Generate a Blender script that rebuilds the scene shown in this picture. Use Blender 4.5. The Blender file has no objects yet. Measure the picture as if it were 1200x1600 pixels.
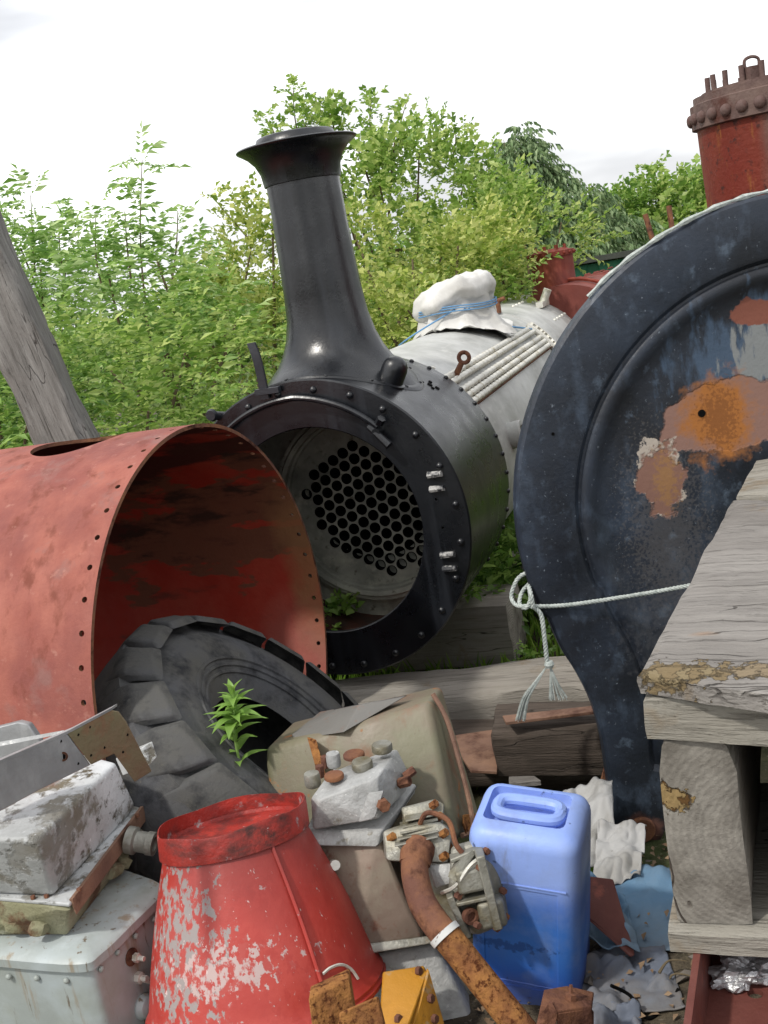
import bpy, bmesh, math, random
import numpy as np
from math import sin, cos, tan, radians, pi, sqrt, atan2, degrees
from mathutils import Vector, Matrix, noise, Euler
random.seed(7); RNG = np.random.default_rng(11)
SC = bpy.context.scene
COL = SC.collection

# ------------------------------------------------------------ camera, sky, sun, exposure
PITCH, ROLL, EYE, FPX = radians(12.4), radians(10), 1.7, 1700.0
_f = Vector((0, cos(PITCH), -sin(PITCH))); _r0 = Vector((1, 0, 0)); _u0 = Vector((0, sin(PITCH), cos(PITCH)))
UP = cos(ROLL)*_u0 + sin(ROLL)*_r0
RT = cos(ROLL)*_r0 - sin(ROLL)*_u0
FW = _f
CP = Vector((0, 0, EYE))
cam = bpy.data.cameras.new('camera'); co = bpy.data.objects.new('camera', cam); COL.objects.link(co)
m3 = Matrix((RT, UP, -FW)).transposed()
co.matrix_world = Matrix.Translation(CP) @ m3.to_4x4()
cam.sensor_fit = 'VERTICAL'; cam.sensor_height = 24; cam.lens = FPX/1600*24
cam.clip_start = .05; cam.clip_end = 600
SC.camera = co

SUN_AZ, SUN_EL = radians(-128), radians(52)      # azimuth measured from +Y towards +X: the sun stands behind the camera's left shoulder
sd = Vector((sin(SUN_AZ)*cos(SUN_EL), cos(SUN_AZ)*cos(SUN_EL), sin(SUN_EL)))
sl = bpy.data.lights.new('sun', 'SUN'); sl.energy = 1.9; sl.angle = radians(3.0); sl.color = (1, .955, .88)
so = bpy.data.objects.new('sun', sl); COL.objects.link(so); so.location = (-20, -20, 30)
so.rotation_euler = sd.to_track_quat('Z', 'Y').to_euler()
w = bpy.data.worlds.new('World'); SC.world = w; w.use_nodes = True
nt = w.node_tree; nt.nodes.clear()
wo = nt.nodes.new('ShaderNodeOutputWorld'); bg = nt.nodes.new('ShaderNodeBackground')
sky = nt.nodes.new('ShaderNodeTexSky'); sky.sky_type = 'NISHITA'; sky.sun_disc = False
sky.sun_elevation = SUN_EL; sky.sun_rotation = SUN_AZ; sky.dust_density = 3
tc = nt.nodes.new('ShaderNodeTexCoord'); mp = nt.nodes.new('ShaderNodeMapping'); mp.inputs['Scale'].default_value = (1.2, 1.2, 4.5)
n1 = nt.nodes.new('ShaderNodeTexNoise'); n1.inputs['Scale'].default_value = 1.6; n1.inputs['Detail'].default_value = 5
cr = nt.nodes.new('ShaderNodeValToRGB')
cr.color_ramp.elements[0].position = .42; cr.color_ramp.elements[0].color = (4.5, 4.55, 4.7, 1)
cr.color_ramp.elements[1].position = .60; cr.color_ramp.elements[1].color = (9.0, 9.0, 9.0, 1)
mx = nt.nodes.new('ShaderNodeMix'); mx.data_type = 'RGBA'; mx.inputs[0].default_value = .9
L = nt.links.new
L(tc.outputs['Generated'], mp.inputs[0]); L(mp.outputs[0], n1.inputs['Vector']); L(n1.outputs['Fac'], cr.inputs[0])
L(sky.outputs[0], mx.inputs[6]); L(cr.outputs[0], mx.inputs[7]); L(mx.outputs[2], bg.inputs['Color'])
bg.inputs['Strength'].default_value = .148
L(bg.outputs[0], wo.inputs[0])
SC.render.engine = 'CYCLES'
SC.view_settings.view_transform = 'Standard'; SC.view_settings.look = 'None'
SC.view_settings.exposure = 0.42; SC.view_settings.gamma = 1
SC.render.resolution_x = 768; SC.render.resolution_y = 1024
SC.cycles.max_bounces = 6

# ------------------------------------------------------------ finding places
def ray(x, y): return FW + RT*((x-600)/FPX) + UP*((800-y)/FPX)
def W(x, y, d): return CP + ray(x, y)*d                       # the place d metres ahead
def Z(x, y, z):                                                # the place at height z
    v = ray(x, y); return CP + v*((z-EYE)/v.z)
def Y(x, y, yy): v = ray(x, y); return CP + v*(yy/v.y)        # the place in the upright plane y = yy
def terrain(x, y):
    t = min(1, max(0, (y-2.35)/.8)); t = t*t*(3-2*t)
    far = min(1, max(0, (y-8)/20))
    return -.24*t + .0*far + .02*noise.noise(Vector((x*1.3, y*1.3, 0)))

# ------------------------------------------------------------ materials
def srgb(h):
    c = [int(h[i:i+2], 16)/255 for i in (0, 2, 4)]
    return tuple((v/12.92 if v <= .04045 else ((v+.055)/1.055)**2.4) for v in c) + (1,)
def nodes(m): return m.node_tree.nodes, m.node_tree.links.new
def MAT(name, base, rough=.6, metal=0., layers=(), bump=((60, .15),), coat=0, spec=.5, vary=.15, seed=0):
    """layers: dict(col, s scale, t threshold, w softness, st stretch, d detail, r roughness) or with c=(x,y,z), rad for a stain of its own place"""
    m = bpy.data.materials.new(name); m.use_nodes = True; N, K = nodes(m)
    b = N['Principled BSDF']; tcn = N.new('ShaderNodeTexCoord')
    def noise_tex(s, d=6, st=(1, 1, 1), off=0., ro=.6, dist=0.):
        mpn = N.new('ShaderNodeMapping'); mpn.inputs['Scale'].default_value = st; mpn.inputs['Location'].default_value = (off, off*1.7, off*.3)
        nn = N.new('ShaderNodeTexNoise'); nn.inputs['Scale'].default_value = s; nn.inputs['Detail'].default_value = d
        nn.inputs['Roughness'].default_value = ro; nn.inputs['Distortion'].default_value = dist
        K(tcn.outputs['Object'], mpn.inputs[0]); K(mpn.outputs[0], nn.inputs['Vector']); return nn.outputs['Fac']
    def mapr(fac, a, c, lo=0., hi=1.):
        r = N.new('ShaderNodeMapRange'); r.inputs[1].default_value = a; r.inputs[2].default_value = c
        r.inputs[3].default_value = lo; r.inputs[4].default_value = hi; K(fac, r.inputs[0]); return r.outputs[0]
    def math_(op, a, c):
        q = N.new('ShaderNodeMath'); q.operation = op
        for i, v in enumerate((a, c)):
            if isinstance(v, (int, float)): q.inputs[i].default_value = v
            else: K(v, q.inputs[i])
        return q.outputs[0]
    base = srgb(base) if isinstance(base, str) else base
    hs = N.new('ShaderNodeHueSaturation'); hs.inputs['Color'].default_value = base
    v = mapr(noise_tex(3.1, 5, off=seed+3.), .3, .7, 1-vary, 1+vary); K(v, hs.inputs['Value'])
    col = hs.outputs[0]; rg = None; rgv = mapr(noise_tex(9, 4, off=seed+9.), .3, .7, max(0, rough-.1), min(1, rough+.1)); rg = rgv
    hfac = None
    for i, l in enumerate(layers):
        t, wd = l.get('t', .5), l.get('w', .05)
        if 'c' in l:
            g = N.new('ShaderNodeNewGeometry'); vm = N.new('ShaderNodeVectorMath'); vm.operation = 'SUBTRACT'; vm.inputs[1].default_value = l['c']
            K(tcn.outputs['Object'], vm.inputs[0])
            sc = N.new('ShaderNodeVectorMath'); sc.operation = 'DIVIDE'; sc.inputs[1].default_value = l['rad']; K(vm.outputs[0], sc.inputs[0])
            ln = N.new('ShaderNodeVectorMath'); ln.operation = 'LENGTH'; K(sc.outputs[0], ln.inputs[0])
            nz = noise_tex(l.get('s', 8), 8, l.get('st', (1, 1, 1)), seed+i*5.3)
            q = math_('ADD', ln.outputs['Value'], math_('MULTIPLY', math_('SUBTRACT', nz, .5), l.get('warp', 1.6)))
            fac = mapr(q, 1+wd, 1-wd)
        elif 'band' in l:
            q = math_('ABSOLUTE', math_('SUBTRACT', noise_tex(l.get('s', 5), l.get('d', 4), l.get('st', (1, 1, 1)), seed+i*7.7, .55, l.get('dist', 0)), .5), 0)
            fac = mapr(q, l['band'], l['band']*.3)
            gate = mapr(noise_tex(l.get('gs', 3), 2, (1, 1, 1), seed+i*3.1), l.get('gt', .5)-.03, l.get('gt', .5)+.03); fac = math_('MULTIPLY', fac, gate)
        else:
            fac = mapr(noise_tex(l.get('s', 5), l.get('d', 8), l.get('st', (1, 1, 1)), seed+i*7.7+l.get('o', 0), l.get('ro', .62), l.get('dist', 0)), t-wd, t+wd)
        if 'a' in l: fac = math_('MULTIPLY', fac, l['a'])
        mm = N.new('ShaderNodeMix'); mm.data_type = 'RGBA'; K(fac, mm.inputs[0]); K(col, mm.inputs[6])
        c2 = srgb(l['col']) if isinstance(l['col'], str) else l['col']
        mm.inputs[7].default_value = c2; col = mm.outputs[2]
        if 'r' in l:
            mr = N.new('ShaderNodeMix'); mr.data_type = 'FLOAT'; K(fac, mr.inputs[0]); K(rg, mr.inputs[2]); mr.inputs[3].default_value = l['r']; rg = mr.outputs[0]
        if 'h' in l:
            hh = math_('MULTIPLY', fac, l['h']); hfac = hh if hfac is None else math_('ADD', hfac, hh)
    K(col, b.inputs['Base Color']); K(rg, b.inputs['Roughness'])
    b.inputs['Metallic'].default_value = metal; b.inputs['Coat Weight'].default_value = coat; b.inputs['Specular IOR Level'].default_value = spec
    nrm = None
    for bb in bump:
        s, st = bb[0], bb[1]
        bp = N.new('ShaderNodeBump'); bp.inputs['Strength'].default_value = st; bp.inputs['Distance'].default_value = .01
        K(noise_tex(s, 6, bb[2] if len(bb) > 2 else (1, 1, 1), seed), bp.inputs['Height'])
        if nrm: K(nrm, bp.inputs['Normal'])
        nrm = bp.outputs[0]
    if hfac is not None:
        bp = N.new('ShaderNodeBump'); bp.inputs['Strength'].default_value = 1; bp.inputs['Distance'].default_value = .002
        K(hfac, bp.inputs['Height'])
        if nrm: K(nrm, bp.inputs['Normal'])
        nrm = bp.outputs[0]
    if nrm: K(nrm, b.inputs['Normal'])
    return m
def LEAF(name, c1, c2, c3, trans=.35, rough=.45):
    m = bpy.data.materials.new(name); m.use_nodes = True; N, K = nodes(m); b = N['Principled BSDF']
    g = N.new('ShaderNodeNewGeometry'); r = N.new('ShaderNodeValToRGB')
    e = r.color_ramp.elements; e[0].position = 0; e[0].color = srgb(c1); e[1].position = 1; e[1].color = srgb(c3)
    k = e.new(.5); k.color = srgb(c2)
    K(g.outputs['Random Per Island'], r.inputs[0]); K(r.outputs[0], b.inputs['Base Color']); b.inputs['Roughness'].default_value = rough
    tr = N.new('ShaderNodeBsdfTranslucent'); ms = N.new('ShaderNodeMixShader'); ms.inputs[0].default_value = trans
    hs = N.new('ShaderNodeHueSaturation'); hs.inputs['Value'].default_value = 1.5; hs.inputs['Hue'].default_value = .485; K(r.outputs[0], hs.inputs['Color'])
    K(hs.outputs[0], tr.inputs['Color']); K(b.outputs[0], ms.inputs[1]); K(tr.outputs[0], ms.inputs[2]); K(ms.outputs[0], N['Material Output'].inputs['Surface'])
    return m
def WOOD(name, light, mid, dark, seed=0, stain=None, ax='x', extra=(), ring=.28):
    """weathered timber: grain runs along local X; returns side and end-grain materials"""
    def g(a, b_, c): return (a, b_, c) if ax == 'x' else (b_, a, c)
    side = MAT(name, mid, .85, layers=(
        dict(col=light, s=3, st=g(1, 14, 14), t=.5, w=.18), dict(col=dark, s=5, st=g(.7, 26, 26), t=.62, w=.06, a=.75, h=-1.),
        dict(col=dark, s=2.2, st=g(1, 3, 3), t=.58, w=.2, a=.5), dict(col='2a2622', s=3.2, st=g(.35, 30, 30), t=.71, w=.015, a=.9, h=-2.),
        dict(col=(stain or light), s=6, t=.66, w=.06, a=.7),
        dict(col='2b2622', s=1.3, st=g(.8, 6, 6), band=.005, gt=.55, d=3, h=-3., a=.75))+tuple(extra),
        bump=((9, .45, g(1, 22, 22)), (40, .35, g(1, 5, 5)), (130, .2)), seed=seed, vary=.2, spec=.25)
    end = MAT(name+'_end', mid, .9, layers=(dict(col=light, s=30, t=.5, w=.2), dict(col=dark, s=7, t=.56, w=.1, a=.8),
        dict(col=(stain or '6b5636'), s=3.5, t=.66, w=.06, a=.8), dict(col='3a2d25', s=2.6, st=(1, 1, .6), band=.006, gt=.53, d=4, h=-3., a=.8))+tuple(extra), bump=((28, .5), (110, .3)), seed=seed+2, vary=.2, spec=.2)
    N, K = nodes(end); b = N['Principled BSDF']       # growth rings across the cut end
    tcn = N.new('ShaderNodeTexCoord'); mpn = N.new('ShaderNodeMapping'); mpn.inputs['Location'].default_value = (0, .12, .1); mpn.inputs['Rotation'].default_value = (0, pi/2, 0)
    wv = N.new('ShaderNodeTexWave'); wv.wave_type = 'RINGS'; wv.rings_direction = 'Z'; wv.inputs['Scale'].default_value = 26; wv.inputs['Distortion'].default_value = 3.0
    wv.inputs['Detail'].default_value = 4; wv.inputs['Detail Scale'].default_value = 2.5
    K(tcn.outputs['Object'], mpn.inputs[0]); K(mpn.outputs[0], wv.inputs['Vector'])
    src = b.inputs['Base Color'].links[0].from_socket
    mm = N.new('ShaderNodeMix'); mm.data_type = 'RGBA'; mm.blend_type = 'MULTIPLY'; mm.inputs[0].default_value = ring
    K(src, mm.inputs[6]); K(wv.outputs['Color'], mm.inputs[7]); K(mm.outputs[2], b.inputs['Base Color'])
    bp = N.new('ShaderNodeBump'); bp.inputs['Strength'].default_value = .25; bp.inputs['Distance'].default_value = .0012
    K(wv.outputs['Fac'], bp.inputs['Height']); K(b.inputs['Normal'].links[0].from_socket, bp.inputs['Normal']); K(bp.outputs[0], b.inputs['Normal'])
    return side, end

# ------------------------------------------------------------ mesh building
class B:
    def __init__(s, M=None): s.v = []; s.f = []; s.mi = []; s.M = M
    def add(s, vs, fs, M=None, mi=0):
        n = len(s.v)
        for p in vs:
            p = Vector(p)
            if M is not None: p = M @ p
            if s.M is not None: p = s.M @ p
            s.v.append(p)
        s.f += [tuple(n+i for i in f) for f in fs]; s.mi += [mi]*len(fs); return s
    def box(s, c, d, M=None, taper=1., mi=0):
        x, y, z = d[0]/2, d[1]/2, d[2]/2; k = taper
        vs = [(-x, -y, -z), (x, -y, -z), (x, y, -z), (-x, y, -z), (-x*k, -y*k, z), (x*k, -y*k, z), (x*k, y*k, z), (-x*k, y*k, z)]
        T = Matrix.Translation(c)
        return s.add(vs, [(0, 3, 2, 1), (4, 5, 6, 7), (0, 1, 5, 4), (1, 2, 6, 5), (2, 3, 7, 6), (3, 0, 4, 7)], (T @ M) if M is not None else T, mi)
    def lathe(s, prof, seg=32, M=None, cap0=False, cap1=False, a0=0, a1=2*pi, mi=0):
        full = abs(a1-a0-2*pi) < 1e-6; n = seg if full else seg+1; vs = []; fs = []
        for (r, z) in prof:
            for i in range(n):
                a = a0+(a1-a0)*i/seg; vs.append((r*cos(a), r*sin(a), z))
        for j in range(len(prof)-1):
            for i in range(seg):
                k = (i+1) % n; fs.append((j*n+i, j*n+k, (j+1)*n+k, (j+1)*n+i))
        if cap0: fs.append(tuple(reversed(range(n))))
        if cap1: fs.append(tuple((len(prof)-1)*n+i for i in range(n)))
        return s.add(vs, fs, M, mi)
    def cyl(s, p0, p1, r0, r1=None, seg=16, mi=0, rot=0):
        p0, p1 = Vector(p0), Vector(p1); r1 = r0 if r1 is None else r1
        M = Matrix.Translation(p0) @ (p1-p0).to_track_quat('Z', 'Y').to_matrix().to_4x4() @ Matrix.Rotation(rot, 4, 'Z')
        return s.lathe([(r0, 0), (r1, (p1-p0).length)], seg, M, True, True, mi=mi)
    def tube(s, path, r, seg=8, caps=True, mi=0):
        path = [Vector(p) for p in path]; n = len(path); rs = r if isinstance(r, (list, tuple)) else [r]*n
        vs = []; fs = []; ref = None
        for i, p in enumerate(path):
            t = (path[min(i+1, n-1)]-path[max(i-1, 0)]).normalized()
            if ref is None: ref = t.orthogonal().normalized()
            ref = (ref-t*ref.dot(t)).normalized(); bi = t.cross(ref)
            for k in range(seg):
                a = 2*pi*k/seg; vs.append(p+(ref*cos(a)+bi*sin(a))*rs[i])
        for i in range(n-1):
            for k in range(seg):
                q = (k+1) % seg; fs.append((i*seg+k, i*seg+q, (i+1)*seg+q, (i+1)*seg+k))
        if caps: fs += [tuple(reversed(range(seg))), tuple((n-1)*seg+k for k in range(seg))]
        return s.add(vs, fs, None, mi)
    def prism(s, pts, off, mi=0):
        n = len(pts); pts = [Vector(p) for p in pts]; off = Vector(off)
        return s.add(pts+[p+off for p in pts], [tuple(reversed(range(n))), tuple(range(n, 2*n))]+[(i, (i+1) % n, n+(i+1) % n, n+i) for i in range(n)], None, mi)
    def hull(s, pts, M=None):
        bm = bmesh.new()
        for p in pts: bm.verts.new(p)
        r = bmesh.ops.convex_hull(bm, input=bm.verts)
        bmesh.ops.delete(bm, geom=[g for g in r['geom_interior'] if isinstance(g, bmesh.types.BMVert)], context='VERTS')
        bmesh.ops.dissolve_limit(bm, angle_limit=radians(3), verts=bm.verts, edges=bm.edges)
        bm.verts.index_update()
        vs = [v.co.copy() for v in bm.verts]; fs = [tuple(v.index for v in f.verts) for f in bm.faces]; bm.free()
        return s.add(vs, fs, M)
    def grid(s, fn, nu, nv, mi=0, closeu=False):
        vs = [fn(i/nu, j/nv) for j in range(nv+1) for i in range(nu+1)]
        return s.add(vs, [(j*(nu+1)+i, j*(nu+1)+i+1, (j+1)*(nu+1)+i+1, (j+1)*(nu+1)+i) for j in range(nv) for i in range(nu)], None, mi)
    def mesh(s, name, org=None):
        m = bpy.data.meshes.new(name); o = Vector(org) if org is not None else Vector((0, 0, 0))
        m.from_pydata([p-o for p in s.v], [], s.f)
        if any(s.mi): m.polygons.foreach_set('material_index', s.mi)
        bm = bmesh.new(); bm.from_mesh(m); bmesh.ops.recalc_face_normals(bm, faces=bm.faces); bm.to_mesh(m); bm.free()
        return m
def root(name, loc, label, cat, group=None, rz=0, rot=None):
    o = bpy.data.objects.new(name, None); COL.objects.link(o); o.location = loc
    o.rotation_euler = rot if rot is not None else (0, 0, rz); o.empty_display_size = .1
    o['label'] = label; o['category'] = cat
    if group: o['group'] = group
    return o
def finish(o, smooth=35, bevel=0, seg=2, sub=0):
    me = o.data
    if smooth: me.shade_smooth(); me.set_sharp_from_angle(angle=radians(smooth))
    if bevel:
        b = o.modifiers.new('bevel', 'BEVEL'); b.width = bevel; b.segments = seg; b.limit_method = 'ANGLE'; b.angle_limit = radians(30)
        b.harden_normals = False
        me.shade_smooth()
    if sub:
        q = o.modifiers.new('subdivision', 'SUBSURF'); q.levels = sub; q.render_levels = sub
    return o
def part(name, b, mat, parent, smooth=35, bevel=0, seg=2, sub=0, world=True, label=None):
    """world=True: b was filled with places in the scene; the part is stored relative to its thing"""
    root_o = parent
    org = Vector((0, 0, 0))
    if world and parent is not None:
        org = Vector(parent.location); pp = parent.parent
        while pp is not None: org += Vector(pp.location); pp = pp.parent
    me = b.mesh(name, org) if isinstance(b, B) else b
    if not me.materials:
        for mm in (mat if isinstance(mat, (list, tuple)) else [mat]): me.materials.append(mm)
    o = bpy.data.objects.new(name, me); COL.objects.link(o); o.parent = parent
    if label: o['label'] = label
    return finish(o, smooth, bevel, seg, sub)
def solo(name, b, mat, loc, label, cat, group=None, smooth=35, bevel=0, seg=2, sub=0, kind=None):
    me = b.mesh(name, loc)
    for mm in (mat if isinstance(mat, (list, tuple)) else [mat]): me.materials.append(mm)
    o = bpy.data.objects.new(name, me); COL.objects.link(o); o.location = loc
    if label: o['label'] = label
    if cat: o['category'] = cat
    if group: o['group'] = group
    if kind: o['kind'] = kind
    return finish(o, smooth, bevel, seg, sub)
def inst(name, me, parent, M):
    o = bpy.data.objects.new(name, me); COL.objects.link(o); o.parent = parent; o.matrix_basis = M; return o
def cut(o, cb, org=None):
    """takes the shape cb out of o for good"""
    org = Vector(o.location) if org is None else Vector(org)
    cm = cb.mesh('cutter', org); c = bpy.data.objects.new('cutter', cm); COL.objects.link(c)
    pm = o.parent; mb = o.matrix_basis.copy(); o.parent = None; o.matrix_basis = Matrix.Identity(4)
    m = o.modifiers.new('cut', 'BOOLEAN'); m.object = c; m.operation = 'DIFFERENCE'; m.solver = 'EXACT'
    bpy.context.view_layer.update()
    me = bpy.data.meshes.new_from_object(o.evaluated_get(bpy.context.evaluated_depsgraph_get()))
    o.modifiers.clear(); o.data = me; o.parent = pm; o.matrix_basis = mb
    bpy.data.objects.remove(c)
    me.shade_smooth(); me.set_sharp_from_angle(angle=radians(35)); return o
def align(p, n, s=1.): return Matrix.Translation(p) @ Vector(n).to_track_quat('Z', 'Y').to_matrix().to_4x4() @ Matrix.Scale(s, 4)
def mesh_of(b, name, mat, smooth=50):
    me = b.mesh(name); me.materials.append(mat); me.shade_smooth(); me.set_sharp_from_angle(angle=radians(smooth)); return me
def smoothpath(pts, n=8):
    pts = [Vector(p) for p in pts]; out = []
    for i in range(len(pts)-1):
        a, b, c, d = pts[max(i-1, 0)], pts[i], pts[i+1], pts[min(i+2, len(pts)-1)]
        for k in range(n):
            t = k/n; out.append(.5*((2*b)+(c-a)*t+(2*a-5*b+4*c-d)*t*t+(3*b-a-3*c+d)*t*t*t))
    out.append(pts[-1]); return out
RIVET = B().lathe([(1, 0), (.97, .3), (.8, .62), (.45, .84), (0.02, .92)], 12, cap1=True)
def rivet_mesh(name, mat, r, sq=1.):
    b = B(); b.v = [Vector((p.x*r, p.y*r, p.z*r*sq)) for p in RIVET.v]; b.f = list(RIVET.f); b.mi = list(RIVET.mi); return mesh_of(b, name, mat)
HEX = lambda r, h: B().lathe([(r, 0), (r, h*.85), (r*.88, h)], 6, cap0=True, cap1=True)

# ------------------------------------------------------------ palette
gloss_black = MAT('gloss_black_paint', '0e1014', .27, spec=.6, layers=(dict(col='34383f', s=3, st=(4, 4, .3), t=.6, w=.08, a=.35, r=.5), dict(col='4a4d50', s=30, t=.7, w=.03, a=.35, r=.7), dict(col='1a1d22', s=2.5, t=.55, w=.15, a=.6, r=.4)), bump=((5, .12), (70, .08)))
black_iron = MAT('black_iron_paint', '14161b', .35, layers=(dict(col='2d3036', s=4, t=.5, w=.2, r=.5), dict(col='7a7d80', s=60, t=.74, w=.02, a=.5)), bump=((12, .15), (90, .2)))
soot = MAT('soot', '0b0b0b', .95, bump=((40, .3),), spec=.1)
inner_drum = MAT('inner_drum_steel', '34332e', .8, layers=(dict(col='5a2d20', s=4, st=(1, 1, 3), t=.52, w=.12), dict(col='1c1b19', s=3, t=.56, w=.1), dict(col='7a6f55', s=14, t=.66, w=.05, a=.6)), bump=((20, .4),))
tube_steel = MAT('tubeplate_steel', 'a6a79a', .6, metal=.1, layers=(dict(col='5d6058', s=4, t=.5, w=.2), dict(col='a8a898', s=9, t=.6, w=.08), dict(col='8a6a3a', c=(.05, 0, -.43), rad=(.3, .3, .1), s=9, w=.2, a=.8), dict(col='5c584c', s=22, t=.64, w=.05)), bump=((30, .35),))
grey_paint = MAT('pale_grey_paint', 'bbbcb9', .5, metal=.0, layers=(dict(col='8f908b', s=3, t=.55, w=.15), dict(col='bdbdb8', s=8, st=(3, 1, 3), t=.62, w=.08, a=.6), dict(col='7c7a70', s=18, t=.7, w=.04, a=.6)), bump=((8, .12), (60, .1)))
bright_steel = MAT('dull_steel', 'cfcdc4', .42, metal=.35, layers=(dict(col='a39a80', s=14, t=.62, w=.08),), bump=((60, .25),))
rust = MAT('dark_rust', '65453a', .85, layers=(dict(col='80583f', s=12, t=.52, w=.12), dict(col='3d241b', s=18, t=.6, w=.08)), bump=((45, .5), (120, .3)), spec=.2)
rust_orange = MAT('flaky_orange_rust', '7c5233', .9, layers=(dict(col='9a6c3e', s=25, t=.5, w=.12), dict(col='4d2b17', s=70, t=.57, w=.05), dict(col='6a4630', s=9, t=.6, w=.1)), bump=((70, .8), (25, .4)), spec=.15)
red_lead = MAT('faded_red_lead', '8b4f45', .74, layers=(
    dict(col='9f6153', s=4, st=(2.2, 2.2, .5), t=.5, w=.14), dict(col='7a4540', s=3, t=.56, w=.12), dict(col='84605a', s=7, t=.63, w=.05, a=.7),
    dict(col='6d3628', s=14, st=(1, 1, .4), t=.62, w=.07, a=.8), dict(col='a8776a', s=26, t=.66, w=.05, a=.6)), bump=((6, .1), (80, .25)), spec=.3)
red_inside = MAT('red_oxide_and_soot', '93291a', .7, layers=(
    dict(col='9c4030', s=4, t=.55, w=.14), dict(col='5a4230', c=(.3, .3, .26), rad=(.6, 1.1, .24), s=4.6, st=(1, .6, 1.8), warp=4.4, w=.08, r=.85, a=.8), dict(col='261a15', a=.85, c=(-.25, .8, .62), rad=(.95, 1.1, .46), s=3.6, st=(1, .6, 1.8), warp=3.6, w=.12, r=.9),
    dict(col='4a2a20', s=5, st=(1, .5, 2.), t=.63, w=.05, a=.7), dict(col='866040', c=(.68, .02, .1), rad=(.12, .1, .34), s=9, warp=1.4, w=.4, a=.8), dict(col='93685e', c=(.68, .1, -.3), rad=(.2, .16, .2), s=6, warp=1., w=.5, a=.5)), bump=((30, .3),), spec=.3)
rubber = MAT('weathered_tyre_rubber', '4e4f52', .82, layers=(dict(col='54534f', s=5, t=.52, w=.15), dict(col='28292c', s=11, t=.6, w=.1), dict(col='6e6a60', s=40, t=.68, w=.05, a=.5)), bump=((90, .25), (12, .15)), spec=.3)
disc_mat = None
red_cone = MAT('worn_red_paint', '9f3029', .45, layers=(
    dict(col='b04238', s=3, t=.5, w=.16), dict(col='9a2620', s=6, t=.6, w=.12, a=.8),
    dict(col='8e8583', c=(-.13, -.2, .21), rad=(.08, .14, .14), s=44, warp=6, st=(1, 1, .7), w=.12, r=.7),
    dict(col='b09a97', c=(-.03, -.24, .16), rad=(.12, .12, .035), s=60, warp=6.5, st=(1, 1, .8), w=.08, r=.7),
    dict(col='a5372f', s=48, st=(1, 1, .6), t=.53, w=.03, a=.92), dict(col='a89a98', s=42, t=.68, w=.02, a=.9, r=.7), dict(col='c9b4b0', s=80, st=(1, 1, .5), t=.675, w=.015, a=.9),
    dict(col='4a1c1a', c=(.12, -.1, .42), rad=(.2, .3, .14), s=5, w=.6, a=.55)), bump=((40, .12), (8, .08)), spec=.5)
cone_collar = MAT('scorched_red_paint', '95281f', .5, layers=(dict(col='3a1f1b', s=9, st=(1, 1, 2), t=.56, w=.1, r=.7), dict(col='8d8585', s=20, t=.64, w=.04), dict(col='b23528', s=13, t=.62, w=.06), dict(col='bdb4b0', s=60, t=.7, w=.02)), bump=((60, .35),))
blue_plastic = MAT('sun_bleached_blue_plastic', '2653b0', .45, layers=(
    dict(col='8fa9e8', c=(0, 0, .44), rad=(.5, .5, .10), s=4, warp=.6, w=.45), dict(col='3f78c4', c=(0, 0, .23), rad=(.5, .5, .10), s=5, warp=.6, w=.5, a=.7),
    dict(col='1d2a50', s=30, t=.69, w=.03, a=.8), dict(col='8d9cba', s=6, t=.58, w=.12, a=.45), dict(col='6a6f7c', s=3, st=(2, 2, .6), t=.6, w=.08, a=.4), dict(col='6e675c', s=12, st=(1, 1, .3), t=.66, w=.05, a=.6), dict(col='5b5a58', c=(0, 0, .0), rad=(.5, .5, .09), s=9, warp=1.5, w=.5, a=.55), dict(col='1c2c5c', c=(-.03, -.12, .2), rad=(.08, .06, .012), s=60, warp=5., w=.2, a=.55)), bump=((7, .12), (80, .08)), spec=.45)
olive_tin = MAT('olive_green_tin_paint', '66634e', .55, layers=(
    dict(col='7b7862', s=3, t=.5, w=.15), dict(col='756458', s=4, t=.54, w=.12, a=.85), dict(col='7e5a44', s=5, st=(1, 1, .5), t=.6, w=.05, r=.85, a=.85), dict(col='96643c', s=13, t=.645, w=.03, r=.9), dict(col='5c4a38', s=24, t=.66, w=.03, a=.7)), bump=((8, .12), (70, .15)))
alloy = MAT('corroded_aluminium', '969796', .6, metal=.25, layers=(dict(col='b4b5b4', s=7, t=.53, w=.12), dict(col='7d7d7a', s=5, t=.6, w=.08), dict(col='6c6657', s=22, t=.66, w=.05), dict(col='d5d5d2', s=60, t=.66, w=.04)), bump=((50, .5), (9, .2)))
alloy_dirty = MAT('oily_aluminium', '7f7e75', .5, metal=.4, layers=(dict(col='9b9a92', s=7, t=.53, w=.12), dict(col='6a6248', s=9, t=.56, w=.1), dict(col='7a5a36', s=14, t=.68, w=.04)), bump=((40, .4), (10, .3)))
flaked_white = MAT('flaking_white_paint', 'a8a9a8', .55, layers=(dict(col='cfd2d4', s=3, t=.5, w=.12), dict(col='6e6656', s=10, t=.55, w=.04, r=.85, h=-1.), dict(col='57503f', s=24, t=.6, w=.04, h=-1.), dict(col='e2e4e6', s=55, t=.66, w=.03), dict(col='6b4a36', s=7, st=(1, 1, .5), t=.64, w=.04, a=.8), dict(col='8b8d8c', s=2.5, t=.56, w=.1, a=.7)), bump=((40, .3),))
mossy_iron = MAT('green_crusted_iron', '7c7a5e', .8, layers=(dict(col='8f8d74', s=8, t=.53, w=.1), dict(col='5c3f28', s=9, t=.57, w=.05), dict(col='a3a38e', s=20, t=.64, w=.05)), bump=((30, .7), (90, .4)))
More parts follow.
